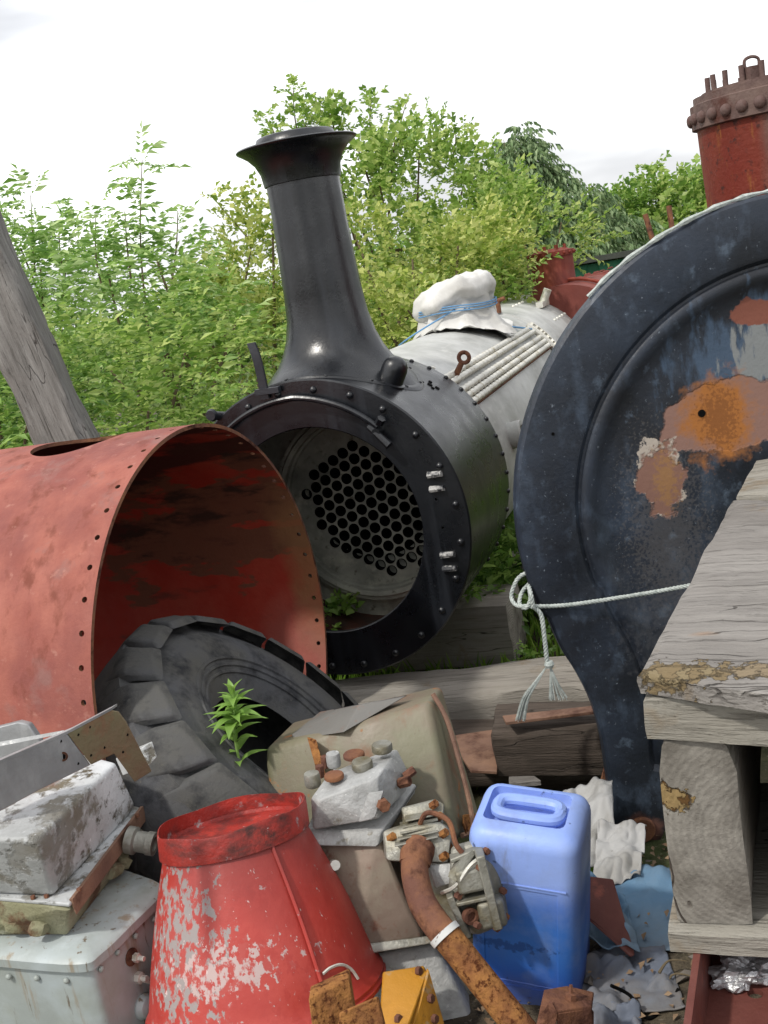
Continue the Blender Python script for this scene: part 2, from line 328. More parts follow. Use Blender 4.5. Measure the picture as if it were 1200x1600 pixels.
cabinet_paint = MAT('pale_blue_grey_paint', '939a97', .42, layers=(dict(col='aab4b8', s=3, t=.54, w=.12), dict(col='898c7c', s=5, t=.58, w=.12, a=.7), dict(col='857050', s=9, st=(2.5, 2.5, .3), t=.61, w=.05, r=.8, a=.7), dict(col='5b4a33', s=26, st=(1.6, 1.6, .25), t=.66, w=.03, a=.9), dict(col='c2cbce', s=3, st=(3, 3, .3), t=.6, w=.1, a=.5)), bump=((8, .1), (50, .1)))
yellow_paint = MAT('chipped_yellow_paint', 'b07c25', .5, layers=(dict(col='a39a86', s=9, t=.62, w=.04), dict(col='6e5326', s=7, t=.6, w=.08, a=.7), dict(col='4f402a', s=30, t=.67, w=.04)), bump=((40, .25),))
brown_cowl = MAT('brown_stained_steel', '7a6a5e', .62, metal=.1, layers=(dict(col='948577', s=4, t=.53, w=.12), dict(col='6c4536', s=22, t=.6, w=.06), dict(col='8d8a78', s=5, t=.62, w=.1, a=.7)), bump=((30, .25), (5, .15)))
dome_red = MAT('streaked_rust_red', '6b2212', .62, metal=.1, layers=(dict(col='7a3420', s=4, st=(1.5, 1.5, .3), t=.52, w=.14), dict(col='6a5b52', c=(-.05, -.3, .3), rad=(.09, .3, .9), s=5, st=(1, 1, .4), warp=1.2, w=.3, a=.9), dict(col='8f5a22', s=9, st=(2.5, 2.5, .35), t=.62, w=.06), dict(col='3e160e', s=30, t=.62, w=.05)), bump=((60, .35),), spec=.4)
dome_brown = MAT('rusty_brown_iron', '5a4540', .75, layers=(dict(col='6e5a52', s=8, t=.55, w=.1), dict(col='4a2418', s=10, t=.6, w=.06)), bump=((60, .4),))
far_red = MAT('matt_red_oxide', '6e332b', .75, layers=(dict(col='7f4137', s=4, t=.55, w=.12),), bump=((30, .15),))
far_dome = MAT('deep_red_oxide', '6d2415', .7, layers=(dict(col='7f3a26', s=5, st=(2, 2, .4), t=.56, w=.1),), bump=((30, .15),))
channel_red = MAT('maroon_steel_paint', '5e3029', .65, layers=(dict(col='704038', s=5, t=.55, w=.12), dict(col='8a4a3a', s=14, t=.64, w=.05), dict(col='b5aaa0', s=50, t=.74, w=.02)), bump=((40, .3),))
rope_mat = MAT('grey_white_rope', '9ba39f', .9, layers=(dict(col='c0c6c2', s=60, t=.5, w=.15),), bump=((200, .5),), spec=.1)
blue_rope_mat = MAT('pale_blue_rope', '6f9cc4', .8, bump=((200, .5),), spec=.2)
canvas = MAT('white_canvas', 'c9c8c4', .85, layers=(dict(col='b4b2ab', s=4, t=.57, w=.12), dict(col='dddcd9', s=6, t=.6, w=.1)), bump=((9, .35), (150, .15)), spec=.2)
tarp_blue = MAT('dusty_blue_tarpaulin', '5c7d99', .7, layers=(dict(col='6f8597', s=3, t=.52, w=.12), dict(col='6d6f70', s=4, t=.6, w=.1, a=.8), dict(col='4c4237', s=26, t=.72, w=.02)), bump=((10, .4), (90, .12)), spec=.3)
tarp_grey = MAT('muddy_grey_tarpaulin', '646b78', .75, layers=(dict(col='76797e', s=3, t=.52, w=.12), dict(col='6e655b', s=5, t=.57, w=.1, a=.8)), bump=((10, .5), (90, .12)), spec=.25)
sheet_white = MAT('dirty_white_sheet', 'a9a9a8', .7, layers=(dict(col='8d8b86', s=5, t=.56, w=.1),), bump=((10, .5),), spec=.3)
foil = MAT('crumpled_foil', 'b5b6b8', .35, metal=.6, bump=((30, .9),))
rust_plate = MAT('brown_rust_plate', '725648', .75, layers=(dict(col='8a6a55', s=5, t=.52, w=.12), dict(col='523528', s=11, t=.6, w=.08)), bump=((40, .4),))  # mottled brown rust, the plate's own colour
green_paint = MAT('green_shed_paint', '2c7355', .6, layers=(dict(col='3a8466', s=3, t=.55, w=.12),), bump=((20, .15),))
roof_grey = MAT('dark_roof_felt', '3c403a', .85, bump=((30, .5),))
ground_mat = MAT('earth_and_gravel', '4a4338', .95, layers=(dict(col='6a604f', s=9, t=.52, w=.12), dict(col='332e27', s=20, t=.58, w=.08), dict(col='41512a', s=.8, t=.52, w=.08, a=.85), dict(col='837a6c', s=60, t=.66, w=.04)), bump=((30, .8), (120, .5)), spec=.2)
bark = MAT('brown_bark', '6a5f4c', .9, layers=(dict(col='655847', s=12, st=(1, 1, .2), t=.55, w=.1),), bump=((40, .8),), spec=.1)
tar_grey, tar_grey_e = WOOD('silver_grey_timber', 'a8a39a', '908b82', '605a52', 1, '7d6a4c')
tar_top, tar_top_e = WOOD('weathered_grey_sleeper', '918d88', '7f7b77', '5d5853', 5, '7b5f3e')  # grey weathered wood tones with brown stain
rot1 = (dict(col='7d7056', c=(.012, -.07, -.012), rad=(.022, .06, .025), s=18, warp=3., w=.1, h=-5.), dict(col='75664c', c=(.015, -.12, -.015), rad=(.03, .12, .03), s=45, warp=6, w=.1, h=-3.), dict(col='80725c', c=(.014, -.20, -.008), rad=(.024, .05, .025), s=16, warp=3., w=.1, h=-5.), dict(col='8a705a', c=(.18, -.08, 0), rad=(.01, .02, .01), s=9, warp=1., w=.6, a=.6))
tar_broad, tar_broad_e = WOOD('broad_sleeper_wood', '918d88', '7f7b77', '5d5853', 5, '7b6a52', 'y', rot1)
tar_across, _ta = WOOD('cross_grain_plank', '9a968d', '88847b', '69655c', 8, '7b6a52', 'y')
rot2 = (dict(col='5e4528', c=(0, .055, .075), rad=(.06, .035, .024), s=22, warp=3.6, w=.1, h=-6.), dict(col='8a7550', c=(0, .052, .07), rad=(.06, .03, .02), s=70, warp=5, w=.1, h=2.), dict(col='84704e', c=(0, .1, .12), rad=(.06, .02, .08), s=18, warp=2.6, w=.3, h=-2.), dict(col='7fa0b8', c=(0, -.085, -.14), rad=(.05, .012, .014), s=30, warp=2., w=.3))
tar_ring, tar_ring_e = WOOD('ring_end_timber', '8f8b83', '7d7972', '5a554e', 11, '7d7264', 'x', rot2, .13)
tar_brown, tar_brown_e = WOOD('dark_brown_sleeper', '625850', '4a423b', '26211d', 9)
tar_post, tar_post_e = WOOD('furrowed_grey_post', '8b8985', '6b6864', '37342f', 14)
leaf_ash = LEAF('ash_leaf', '5a8338', '86aa5a', 'bccf98', .48)
leaf_maple = LEAF('maple_leaf', '547a2c', '84a44e', 'b6c67c', .48)
leaf_bush = LEAF('bush_leaf', '6a8834', '98aa54', 'c6cc84', .48)
leaf_dark = LEAF('dark_leaf', '42682a', '6a903e', '9cbc68', .45)
leaf_con = LEAF('conifer_spray', '44603a', '6a8454', '93a67a', .25, .6)
leaf_weed = LEAF('weed_leaf', '5d8a34', '7fa64c', 'a3c074', .4)
grass_mat = LEAF('grass_blade', '42661d', '68902f', '8fae50', .4)

# ------------------------------------------------------------ ground
gb = B()
xs = sorted(set([-140, -90, -60, -40, -28, -20, -15, -12]+[round(-10+i*.25, 3) for i in range(81)]+[12, 15, 20, 28, 40, 60, 90, 140]))
ys = sorted(set([-60, -30, -15, -8, -4, -2]+[round(-1+i*.25, 3) for i in range(53)]+[14, 16, 20, 28, 40, 70, 110, 160, 260]))
vs = [(x, y, terrain(x, y)) for y in ys for x in xs]; nx = len(xs)
gb.add(vs, [(j*nx+i, j*nx+i+1, (j+1)*nx+i+1, (j+1)*nx+i) for j in range(len(ys)-1) for i in range(nx-1)])
solo('ground', gb, ground_mat, (0, 0, 0), None, None, kind='structure', smooth=60)
TZ = terrain

# ------------------------------------------------------------ timbers
def wood_beam(name, p0, p1, wd, ht, mats, label, group=None, up=(0, 0, 1), seed=0, wear=.006, nseg=40, cat='timber'):
    """a worn baulk between the centres of its two end faces"""
    p0, p1 = Vector(p0), Vector(p1); ax = (p1-p0); Ln = ax.length; ax.normalize()
    up = Vector(up); up = (up-ax*up.dot(ax)).normalized(); sd_ = up.cross(ax)
    ny, nz = 7, 6; b = B(); off = Vector((seed*3.1, seed*1.7, 0)); idx = {}
    def V(i, j, k):
        key = (i, j, k)
        if key in idx: return idx[key]
        x = i/nseg*Ln; y = (j/ny-.5)*wd; z = (k/nz-.5)*ht
        ey = abs(j/ny-.5)*2; ez = abs(k/nz-.5)*2; ex = 1 if i in (0, nseg) else 0
        n1 = noise.noise(Vector((x*2.2, y*16, z*16))+off)*wear*.8+noise.noise(Vector((x*9, y*30, z*30))+off)*wear*.4
        if ey > .99 or ez > .99:
            if ey > .99: y += (1 if y > 0 else -1)*n1
            if ez > .99: z += (1 if z > 0 else -1)*n1
        cor = (ey > .99) and (ez > .99)
        if cor:
            q = .004+wear*1.1*max(0, noise.noise(Vector((x*3.5, seed, y+z*3)))+.35)+ (0.01*max(0, noise.noise(Vector((x*12, seed*2, y-z)))-.3))
            y -= math.copysign(q, y); z -= math.copysign(q, z)
        if ex:
            x += noise.noise(Vector((seed, y*11, z*11)))*wear*1.2
            if ey > .99 or ez > .99: x += (wear*.8+.004)*(1 if i == 0 else -1)
        idx[key] = len(b.v); b.v.append(Vector((x, y, z))); return idx[key]
    def q(a, mi): b.f.append(a); b.mi.append(mi)
    for i in range(nseg):
        for j in range(ny):
            q((V(i, j, 0), V(i, j+1, 0), V(i+1, j+1, 0), V(i+1, j, 0)), 0); q((V(i, j, nz), V(i+1, j, nz), V(i+1, j+1, nz), V(i, j+1, nz)), 0)
        for k in range(nz):
            q((V(i, 0, k), V(i+1, 0, k), V(i+1, 0, k+1), V(i, 0, k+1)), 0); q((V(i, ny, k), V(i, ny, k+1), V(i+1, ny, k+1), V(i+1, ny, k)), 0)
    for j in range(ny):
        for k in range(nz):
            q((V(0, j, k), V(0, j, k+1), V(0, j+1, k+1), V(0, j+1, k)), 1); q((V(nseg, j, k), V(nseg, j+1, k), V(nseg, j+1, k+1), V(nseg, j, k+1)), 1)
    me = b.mesh(name)
    for mm in mats: me.materials.append(mm)
    o = bpy.data.objects.new(name, me); COL.objects.link(o)
    o.matrix_world = Matrix.Translation(p0) @ Matrix((ax, sd_, up)).transposed().to_4x4()
    o['label'] = label; o['category'] = cat
    if group: o['group'] = group
    return finish(o, 50)

# ------------------------------------------------------------ black smokebox boiler
HB = radians(19.6); BA = Vector((sin(HB), cos(HB), 0)); BE = Vector((cos(HB), -sin(HB), 0)); BU = Vector((0, 0, 1))
BC = Vector((-.258, 4.21, .739)); BR = .6
def bl(x, t, z): return BC+BE*x+BA*t+BU*z            # across, along, up from the middle of the mouth
boiler = root('locomotive_boiler', BC, 'black steam boiler with tall flared chimney, open round mouth and pale grey barrel', 'boiler', rz=-HB)
# parts are built in the boiler's own frame: x across, y along, z up
def bpart(name, b, mat, **k): return part(name, b, mat, boiler, world=False, **k)
RX = Matrix.Rotation(-pi/2, 4, 'X')                    # lathe axis z -> +y
b = B().lathe([(BR-.004, .012), (BR, .016), (BR, .80), (BR-.016, .80), (BR-.016, .012), (BR-.004, .012)], 96, RX)
drum = bpart('smokebox_drum', b, [gloss_black])
cut(drum, B().box((-.13, .24, -.58), (.36, .28, .35)).cyl((.0, .36, .4), (.0, .36, .7), .13, seg=24), org=(0, 0, 0))
drum.data.materials.append(inner_drum)
for p in drum.data.polygons:
    c = p.center; rr = sqrt(c.x**2+c.z**2)
    if (p.normal.x*c.x+p.normal.z*c.z) < 0 and rr < BR-.01: p.material_index = 1
b = B().lathe([(.42, 0), (.42, -.002), (.424, -.006), (.604, -.006), (.61, 0), (.61, .011), (.42, .011), (.42, 0)], 96, RX)
ring = bpart('front_ring', b, gloss_black)
def on_ring(r, deg, off): return Vector((r*cos(radians(deg)), -off, r*sin(radians(deg))))
cb = B()
for r, d_ in ((.50, 10), (.50, -3), (.535, 102)): p = on_ring(r, d_, -.05); cb.cyl(p, p+Vector((0, -.1, 0)), .006, seg=10)
cut(ring, cb, org=(0, 0, 0))
rv = rivet_mesh('rivet', gloss_black, .0145)
for d_ in (141, 126, 111, 97, 82, 67, 53, 37, 22, 6, -9, -24, -39, -53, -67, -82, -96, -110, -124, -140, -155, 156, 171, 185):
    inst('rivet', rv, boiler, align(on_ring(.568, d_, .006), (0, -1, 0)))
rv2 = rivet_mesh('rivet', gloss_black, .011)
for k in range(44):
    a = radians(-90+k*360/44)
    inst('rivet', rv2, boiler, align((BR*cos(a), .775, BR*sin(a)), (cos(a), 0, sin(a))))
# curved handrail over the mouth
b = B(); b.tube([on_ring(.545 if d_ > 90 else .505+.04*(d_-50)/40 if d_ > 50 else .505, d_, .035) for d_ in range(150, 48, -3)], .012, 10)
rail = bpart('handrail', b, gloss_black)
b = B(); p = on_ring(.49, 50, .035); b.cyl(p+Vector((0, .035, 0)), p+Vector((0, -.02, 0)), .016, seg=12).cyl(p+Vector((-.03, 0, .025)), p+Vector((.045, -.02, -.055)), .013, .017, 10)
b.cyl(p+Vector((.012, 0, .03)), p+Vector((.03, -.01, .05)), .017, seg=6)
bpart('rail_clamp', b, gloss_black)
b = B(); p = on_ring(.63, 124, .0); b.cyl(p+Vector((.02, .03, -.02)), p+Vector((.0, -.035, .0)), .02, .016, 14).cyl(p+Vector((0, -.035, 0)), p+Vector((0, -.05, 0)), .026, .02, 14)
bpart('lamp_socket', b, black_iron)
# worn hinge lugs
for (r, d_) in ((.527, 17), (.529, -18)):
    b = B()
    for k in (-1, 1):
        p = on_ring(r, d_, .006)+Vector((0, 0, k*.028)); b.cyl(p+Vector((-.028, 0, 0)), p+Vector((.028, -.012, .003)), .014, .011, 8).box(p+Vector((0, .0, 0)), (.06, .016, .016))
    bpart('hinge_lug', b, MAT('worn_bare_lug', '2c2e33', .4, layers=(dict(col='a9a8a5', s=30, t=.47, w=.06, r=.35),), bump=((60, .5),)) if r < .528 else bpy.data.materials['worn_bare_lug'])
# lamp iron standing on the ring's top
b = B(); path = smoothpath([(-.118, -.02, .555), (-.118, -.02, .64), (-.122, -.02, .72), (-.135, -.015, .775)], 5)
for i in range(len(path)-1): b.hull([path[i]+Vector((sx*.017, sy*.007, 0)) for sx in (-1, 1) for sy in (-1, 1)]+[path[i+1]+Vector((sx*.016, sy*.007, 0)) for sx in (-1, 1) for sy in (-1, 1)])
b.box((-.1, -.025, .585), (.1, .03, .022))
bpart('lamp_iron', b, black_iron)
# chimney with a saddle that follows the drum
CX, CY = .035, .40
def chim(u, v):
    a = u*2*pi; t = v
    prof = [(0, .33), (.012, .315), (.03, .285), (.06, .245), (.10, .215), (.16, .19), (.24, .172), (.34, .162), (.5, .155), (.65, .151), (.80, .149), (.815, .149), (.817, .157), (.825, .158), (.87, .163), (.91, .18), (.94, .205), (.96, .232), (.967, .243), (.972, .245), (.977, .240), (.982, .20), (.987, .165), (1.012, .155), (1.017, .145), (1.018, .0)]
    k = t*(len(prof)-1); i = min(int(k), len(prof)-2); fr = k-i
    h = prof[i][0]*(1-fr)+prof[i+1][0]*fr; r = prof[i][1]*(1-fr)+prof[i+1][1]*fr
    ry = r if h > .3 else r*.9
    x = CX+r*cos(a); y = CY+ry*sin(a); zs = sqrt(max(.01, BR*BR-x*x))+.008; ztop = 1.525
    e = min(1, h/.35); low = zs*(1-e)+(.59)*e
    return (x, y, low+(ztop-low)*h if h < .35 else .59+(ztop-.59)*h)
b = B(); b.grid(chim, 64, 25)
ch = bpart('chimney', b, gloss_black, smooth=50)
b = B()
b.grid(lambda u, v: (CX+(.33+.022*v)*cos(u*2*pi), CY+(.30+.02*v)*sin(u*2*pi), sqrt(max(.01, BR*BR-(CX+(.33+.022*v)*cos(u*2*pi))**2))+(.009 if v < .9 else .001)), 64, 3)
bpart('chimney_flange', b, gloss_black)
rv3 = rivet_mesh('rivet', gloss_black, .008, .7)
for k in range(12):
    a = k*pi/6+.2; x = CX+.338*cos(a); y = CY+.31*sin(a)
    if y > .03 and y < .75: inst('rivet', rv3, boiler, align((x, y, sqrt(BR*BR-x*x)+.009), (x, 0, sqrt(BR*BR-x*x))))
# bullet shaped boss on the shoulder
a = radians(60); p = Vector((BR*cos(a), .26, BR*sin(a))); n = Vector((cos(a), 0, sin(a)))
b = B(align(p-n*.012, n)); b.lathe([(.062, 0), (.062, .018), (.052, .022), (.052, .075), (.048, .095), (.036, .112), (.018, .122), (.001, .124)], 24)
bpart('safety_boss', b, gloss_black)
b = B()
for (aa, yy, r) in ((53, .50, .010), (50, .53, .012), (51, .57, .009), (48, .51, .008), (47, .55, .011)):
    a = radians(aa); n = Vector((cos(a), 0, sin(a))); b.cyl(n*(BR-.002)+Vector((0, yy, 0)), n*(BR+.004)+Vector((0, yy, 0)), r, seg=10)
bpart('blanked_hole', b, soot, smooth=30)
# tubeplate, its holes are real, each with a fire tube behind
TY = .60
PCX, PCZ = .01, -.035
b = B().lathe([(.0001, 0), (.40, 0), (.40, .03), (.0001, .03)], 72, Matrix.Translation((PCX, TY, PCZ)) @ RX)
tp = bpart('tubeplate', b, tube_steel)
b = B().lathe([(.385, -.004), (.39, -.02), (.40, -.022), (.405, -.045), (.425, -.05), (.435, -.03), (.45, -.03), (.455, .03), (.385, .03), (.385, -.004)], 72, Matrix.Translation((PCX, TY, PCZ)) @ RX)
b.lathe([(.30, .035), (.583, .035), (.583, .045), (.30, .045), (.30, .035)], 72, Matrix.Translation((0, TY, 0)) @ RX)
bpart('tubeplate_flange', b, tube_steel)
FIELD = [(-.26, .03), (-.17, .15), (-.02, .245), (.12, .235), (.27, .18), (.37, .05), (.37, -.2), (.29, -.33), (.07, -.355), (-.08, -.275), (-.18, -.23), (-.2, -.08)]
def inpoly(x, y):
    r = False; n = len(FIELD)
    for i in range(n):
        (x1, y1), (x2, y2) = FIELD[i], FIELD[i-1]
        if (y1 > y) != (y2 > y) and x < (x2-x1)*(y-y1)/(y2-y1)+x1: r = not r
    return r
SPC = .0585; pts = []
for j in range(-8, 9):
    for i in range(-9, 10):
        u_, v_ = i*SPC+(SPC/2 if j % 2 else 0), j*SPC*.866
        a = radians(-32); x, z = u_*cos(a)-v_*sin(a)+.01, u_*sin(a)+v_*cos(a)-.035
        if inpoly(x+.055, z+.012): pts.append((x, z))
cb = B()
for x, z in pts: cb.cyl((x, TY-.02, z), (x, TY+.06, z), .0235, seg=14)
cut(tp, cb, org=(0, 0, 0))
tb = B().lathe([(.0225, -.006), (.025, -.006), (.025, .30), (.0225, .30), (.0225, -.006)], 14).lathe([(.0001, .28), (.0225, .28)], 14)
tm = tb.mesh('fire_tube'); tm.materials.append(soot); tm.shade_smooth()
for x, z in pts: inst('fire_tube', tm, boiler, Matrix.Translation((x, TY+.001, z)) @ RX)
# grey barrel, dome seat end, firebox wrap
GR = .56
b = B().lathe([(.3, .79), (GR, .79), (GR, 3.3), (GR+.010, 3.305), (GR+.010, 5.2), (.3, 5.2)], 96, RX)
bpart('boiler_barrel', b, grey_paint)
def gp(aa, y, off=0, R_=None): a = radians(aa); R_ = R_ or (GR if y < 3.3 else GR+.010); return Vector(((R_+off)*cos(a), y, (R_+off)*sin(a)))
for k, aa in enumerate((50, 46.5, 41, 37.5, 34)):
    b = B(); path = []; rs = []
    for i in range(360):
        t = i/359; path.append(gp(aa, .83+t*2.2, .02)); rs.append(.0095+.0085*abs(sin(pi*30*t))**.6)
    b.tube(path, rs, 10); bpart('ribbed_rod', b, bright_steel, smooth=60)
b = B().hull([gp(31.5, .83, .003), gp(31.5, 3.1, .003), gp(32.3, .83, .02), gp(32.3, 3.1, .02), gp(31.9, .83, .025), gp(31.9, 3.1, .025)]); bpart('edge_strip', b, rust)
b = B()
for aa in (50, 46.5, 43, 41, 37.5, 34, 31.5): p = gp(aa, 3.1, 0); b.cyl(p, gp(aa, 3.1, .05), .02, seg=6)
b.tube([gp(aa, 3.08, .022) for aa in range(29, 55, 2)], .016, 8)
bpart('rod_end_clamp', b, bright_steel)
p = gp(48, .97, 0); n = Vector((cos(radians(56)), 0, sin(radians(56))))
eye = bpart('eye_bolt', B().cyl(p, p+n*.09, .016, .013, 10).cyl(p, p+n*.02, .034, seg=6), rust)
Mx = Matrix.Translation(p+n*.115) @ Matrix.Rotation(pi/2, 4, 'X')
ringb = B()
ringb.grid(lambda u, v: Mx @ Vector(((.024+.010*cos(v*2*pi))*cos(u*2*pi), (.024+.010*cos(v*2*pi))*sin(u*2*pi), .010*sin(v*2*pi))), 20, 8)
part('eye_ring', ringb, rust, eye, world=False)
b = B()
for dx in (-.05, .05): b.cyl(gp(54+dx*90, .92), gp(54+dx*90, .92, .02), .012, seg=6)
bpart('steel_nut', b, bright_steel)
p = gp(9, 1.2, -.02); n = Vector((cos(radians(9)), 0, sin(radians(9)))); b = B(align(p, n)).lathe([(.065, 0), (.065, .075), (.06, .08), (.04, .08), (.038, .02), (.001, .02)], 28)
bpart('pipe_boss', b, grey_paint)
rv4 = rivet_mesh('stay_head', bright_steel, .013)
for k in range(26):
    p = gp(20+k*5, 5.12, 0); inst('stay_head', rv4, boiler, align(p, (p.x, 0, p.z)))
for k in range(9):
    p = gp(46, 3.9+k*.12, 0); inst('stay_head', rv4, boiler, align(p, (p.x, 0, p.z)))
for k in range(5):
    p = gp(76, 3.8+k*.12, 0); inst('stay_head', rv4, boiler, align(p, (p.x, 0, p.z)))
b = B(); p = gp(62, 4.2); n = Vector((cos(radians(62)), 0, sin(radians(62))))
b.box(p+n*.02, (.05, .3, .04)); b.cyl(p+n*.02, p+n*.13, .03, seg=12).cyl(p+Vector((0, .1, 0)), p+Vector((0, .1, 0))+n*.06, .02, seg=6)
bpart('valve_seat', b, bright_steel)
b = B(); p = gp(76, 3.3); b.cyl(p, p+Vector((0, 0, .09)), .016, seg=8).cyl(p+Vector((-.05, 0, .07)), p+Vector((.05, 0, .09)), .014, seg=8); bpart('small_cock', b, rust)
# canvas hood over the dome
DC = bl(.065, 2.45, GR); 
def hood(u, v):
    a = u*2*pi
    pr = [(.0, .275), (.12, .275), (.2, .268), (.26, .235), (.285, .17), (.26, .125), (.245, .115), (.235, .10), (.245, .06), (.27, .02), (.30, -.03), (.34, -.07)]
    k = v*(len(pr)-1); i = min(int(k), len(pr)-2); fr = k-i; r = pr[i][0]*(1-fr)+pr[i+1][0]*fr; z = pr[i][1]*(1-fr)+pr[i+1][1]*fr
    fold = (.010*sin(a*11+2*sin(a*3))+.022*(abs(noise.noise(Vector((cos(a)*3.1, sin(a)*3.1, v*2))))-.2))*min(1, v*1.8)+.05*(abs(noise.noise(Vector((cos(a)*1.4+3, sin(a)*1.4, v*3))))-.2)
    r *= .9
    r = max(0, r+fold*(1 if v < .9 else 2)); x, y = r*cos(a)*1.0, r*sin(a)
    drop = 0
    if v > .72:
        zz = sqrt(max(0, GR*GR-x*x))-GR+.012; wgt = (v-.72)/.28; z = z*(1-wgt)+zz*wgt+abs(fold)*.8; z = max(z, zz)
    z = z*.98 if z > .1 else z
    return DC+BE*x+BA*y+BU*(z+(.22*x if z > .1 else 0)+.035*(abs(noise.noise(Vector((x*7, y*7, 3))))-.2)+.02*abs(noise.noise(Vector((x*16+y*5, y*6, 9)))))
b = B(); b.grid(hood, 72, 40)
hoodo = root('dome_cover', DC, 'white canvas hood tied over the dome on the grey barrel', 'canvas cover')
part('canvas_hood', b, canvas, hoodo, smooth=80)
def skirt(u, v):
    y = -.1+.75*u; aa = radians(88-40*v*(1-.35*u)); R_ = GR+.014+.02*abs(noise.noise(Vector((u*5, v*4, 0))))+(.06*(1-v)**2*(1-u))
    return bl(R_*cos(aa), 2.5+y*.8, R_*sin(aa))
part('canvas_flap', B().grid(skirt, 24, 16), canvas, hoodo, smooth=80)
b = B()
def neck(a, dz=0, r=.243): return DC+BE*(r*cos(a))+BA*(r*sin(a))+BU*(.107+dz+.006*sin(a*3))
for dz in (-.008, .008, .02): b.tube([neck(2*pi*k/40, dz) for k in range(41)], .004, 6)
pa = neck(-1.35, 0, .23)
b.tube(smoothpath([pa, bl(-.04, 2.2, GR+.05), bl(-.15, 2.13, GR-.0), bl(-.24, 2.2, .52)], 8), .005, 6)
b.tube(smoothpath([neck(-1.1, 0, .23), bl(.13, 2.3, GR+.03), bl(.27, 2.6, .52), bl(.35, 2.85, .47), bl(.39, 3.0, .44)], 8), .006, 6)
b.tube(smoothpath([neck(-1.0, 0, .23), bl(.19, 2.35, GR+.01), bl(.3, 2.5, .50), bl(.38, 2.7, .44)], 8), .005, 6)
solo('blue_tie_rope', b, blue_rope_mat, DC, 'thin pale blue rope knotted round the neck of the white canvas hood', 'rope')

# timbers carrying the boiler
MG = (tar_grey, tar_grey_e)
g_ = 'old timbers stacked below the black boiler'
wood_beam('timber_baulk', bl(-.9, .98, -.785), bl(.50, .98, -.785), .32, .31, (tar_grey, tar_grey_e), 'squared grey baulk directly under the black smokebox, its cut end at the right', g_, seed=3)
wood_beam('timber_baulk', W(500, 1115, 4.42)+Vector((-.4, .1, -.02)), W(975, 1085, 4.25)+Vector((.35, 0, -.01)), .32, .21, (tar_grey, tar_grey_e), 'long dark grey sleeper lying under the squared baulk', g_, seed=4, wear=.012)
wood_beam('timber_baulk', bl(.3, 1.9, -.80), bl(1.5, 2.1, -.80), .25, .24, MG, 'far grey baulk under the pale barrel', g_, seed=6)

# ------------------------------------------------------------ red smokebox shell on the left
HR = radians(-68.6); SR = .745; SCN = Vector((-.563, 3.358, .590))
SA = Vector((sin(HR), cos(HR), 0)); SE = Vector((cos(HR), -sin(HR), 0))     # SE points right-back -> local x
shell = root('smokebox_shell', SCN, 'large empty smokebox shell in faded red paint, rivet holes round its open mouth', 'boiler shell', rz=-HR)
b = B().lathe([(SR, 0), (SR, 2.6), (SR-.012, 2.6), (SR-.012, 0), (SR, 0)], 120, RX)
sh = part('shell_plate', b, [red_lead, red_inside, rust], shell, world=False)
cb = B()
for k in range(52):
    a = 2*pi*k/52+.03; n = Vector((cos(a), 0, sin(a))); cb.cyl(n*(SR-.05)+Vector((0, .03, 0)), n*(SR+.05)+Vector((0, .03, 0)), .0085, seg=10)
tq = Z(67, 708, SCN.z+SR)-SCN; cb.cyl((0, tq.dot(SA), .4), (0, tq.dot(SA), .9), .15, seg=40)
cut(sh, cb, org=(0, 0, 0))
for p in sh.data.polygons:
    c = p.center; rr = sqrt(c.x**2+c.z**2); dn = (p.normal.x*c.x+p.normal.z*c.z)/max(rr, .01)
    p.material_index = 1 if dn < -.5 else (0 if dn > .5 else 2)

wood_beam('prop_block', SCN+SA*.5+Vector((0, 0, -SR-.045))-SE*.3, SCN+SA*.5+Vector((0, 0, -SR-.045))+SE*.3, .25, .12, (tar_brown, tar_brown_e), 'timber chock under the near end of the red shell', None, seed=61)
wood_beam('prop_block', SCN+SA*2.1+Vector((0, 0, -SR-.045))-SE*.3, SCN+SA*2.1+Vector((0, 0, -SR-.045))+SE*.3, .25, .12, (tar_brown, tar_brown_e), 'timber chock under the far end of the red shell', None, seed=62)

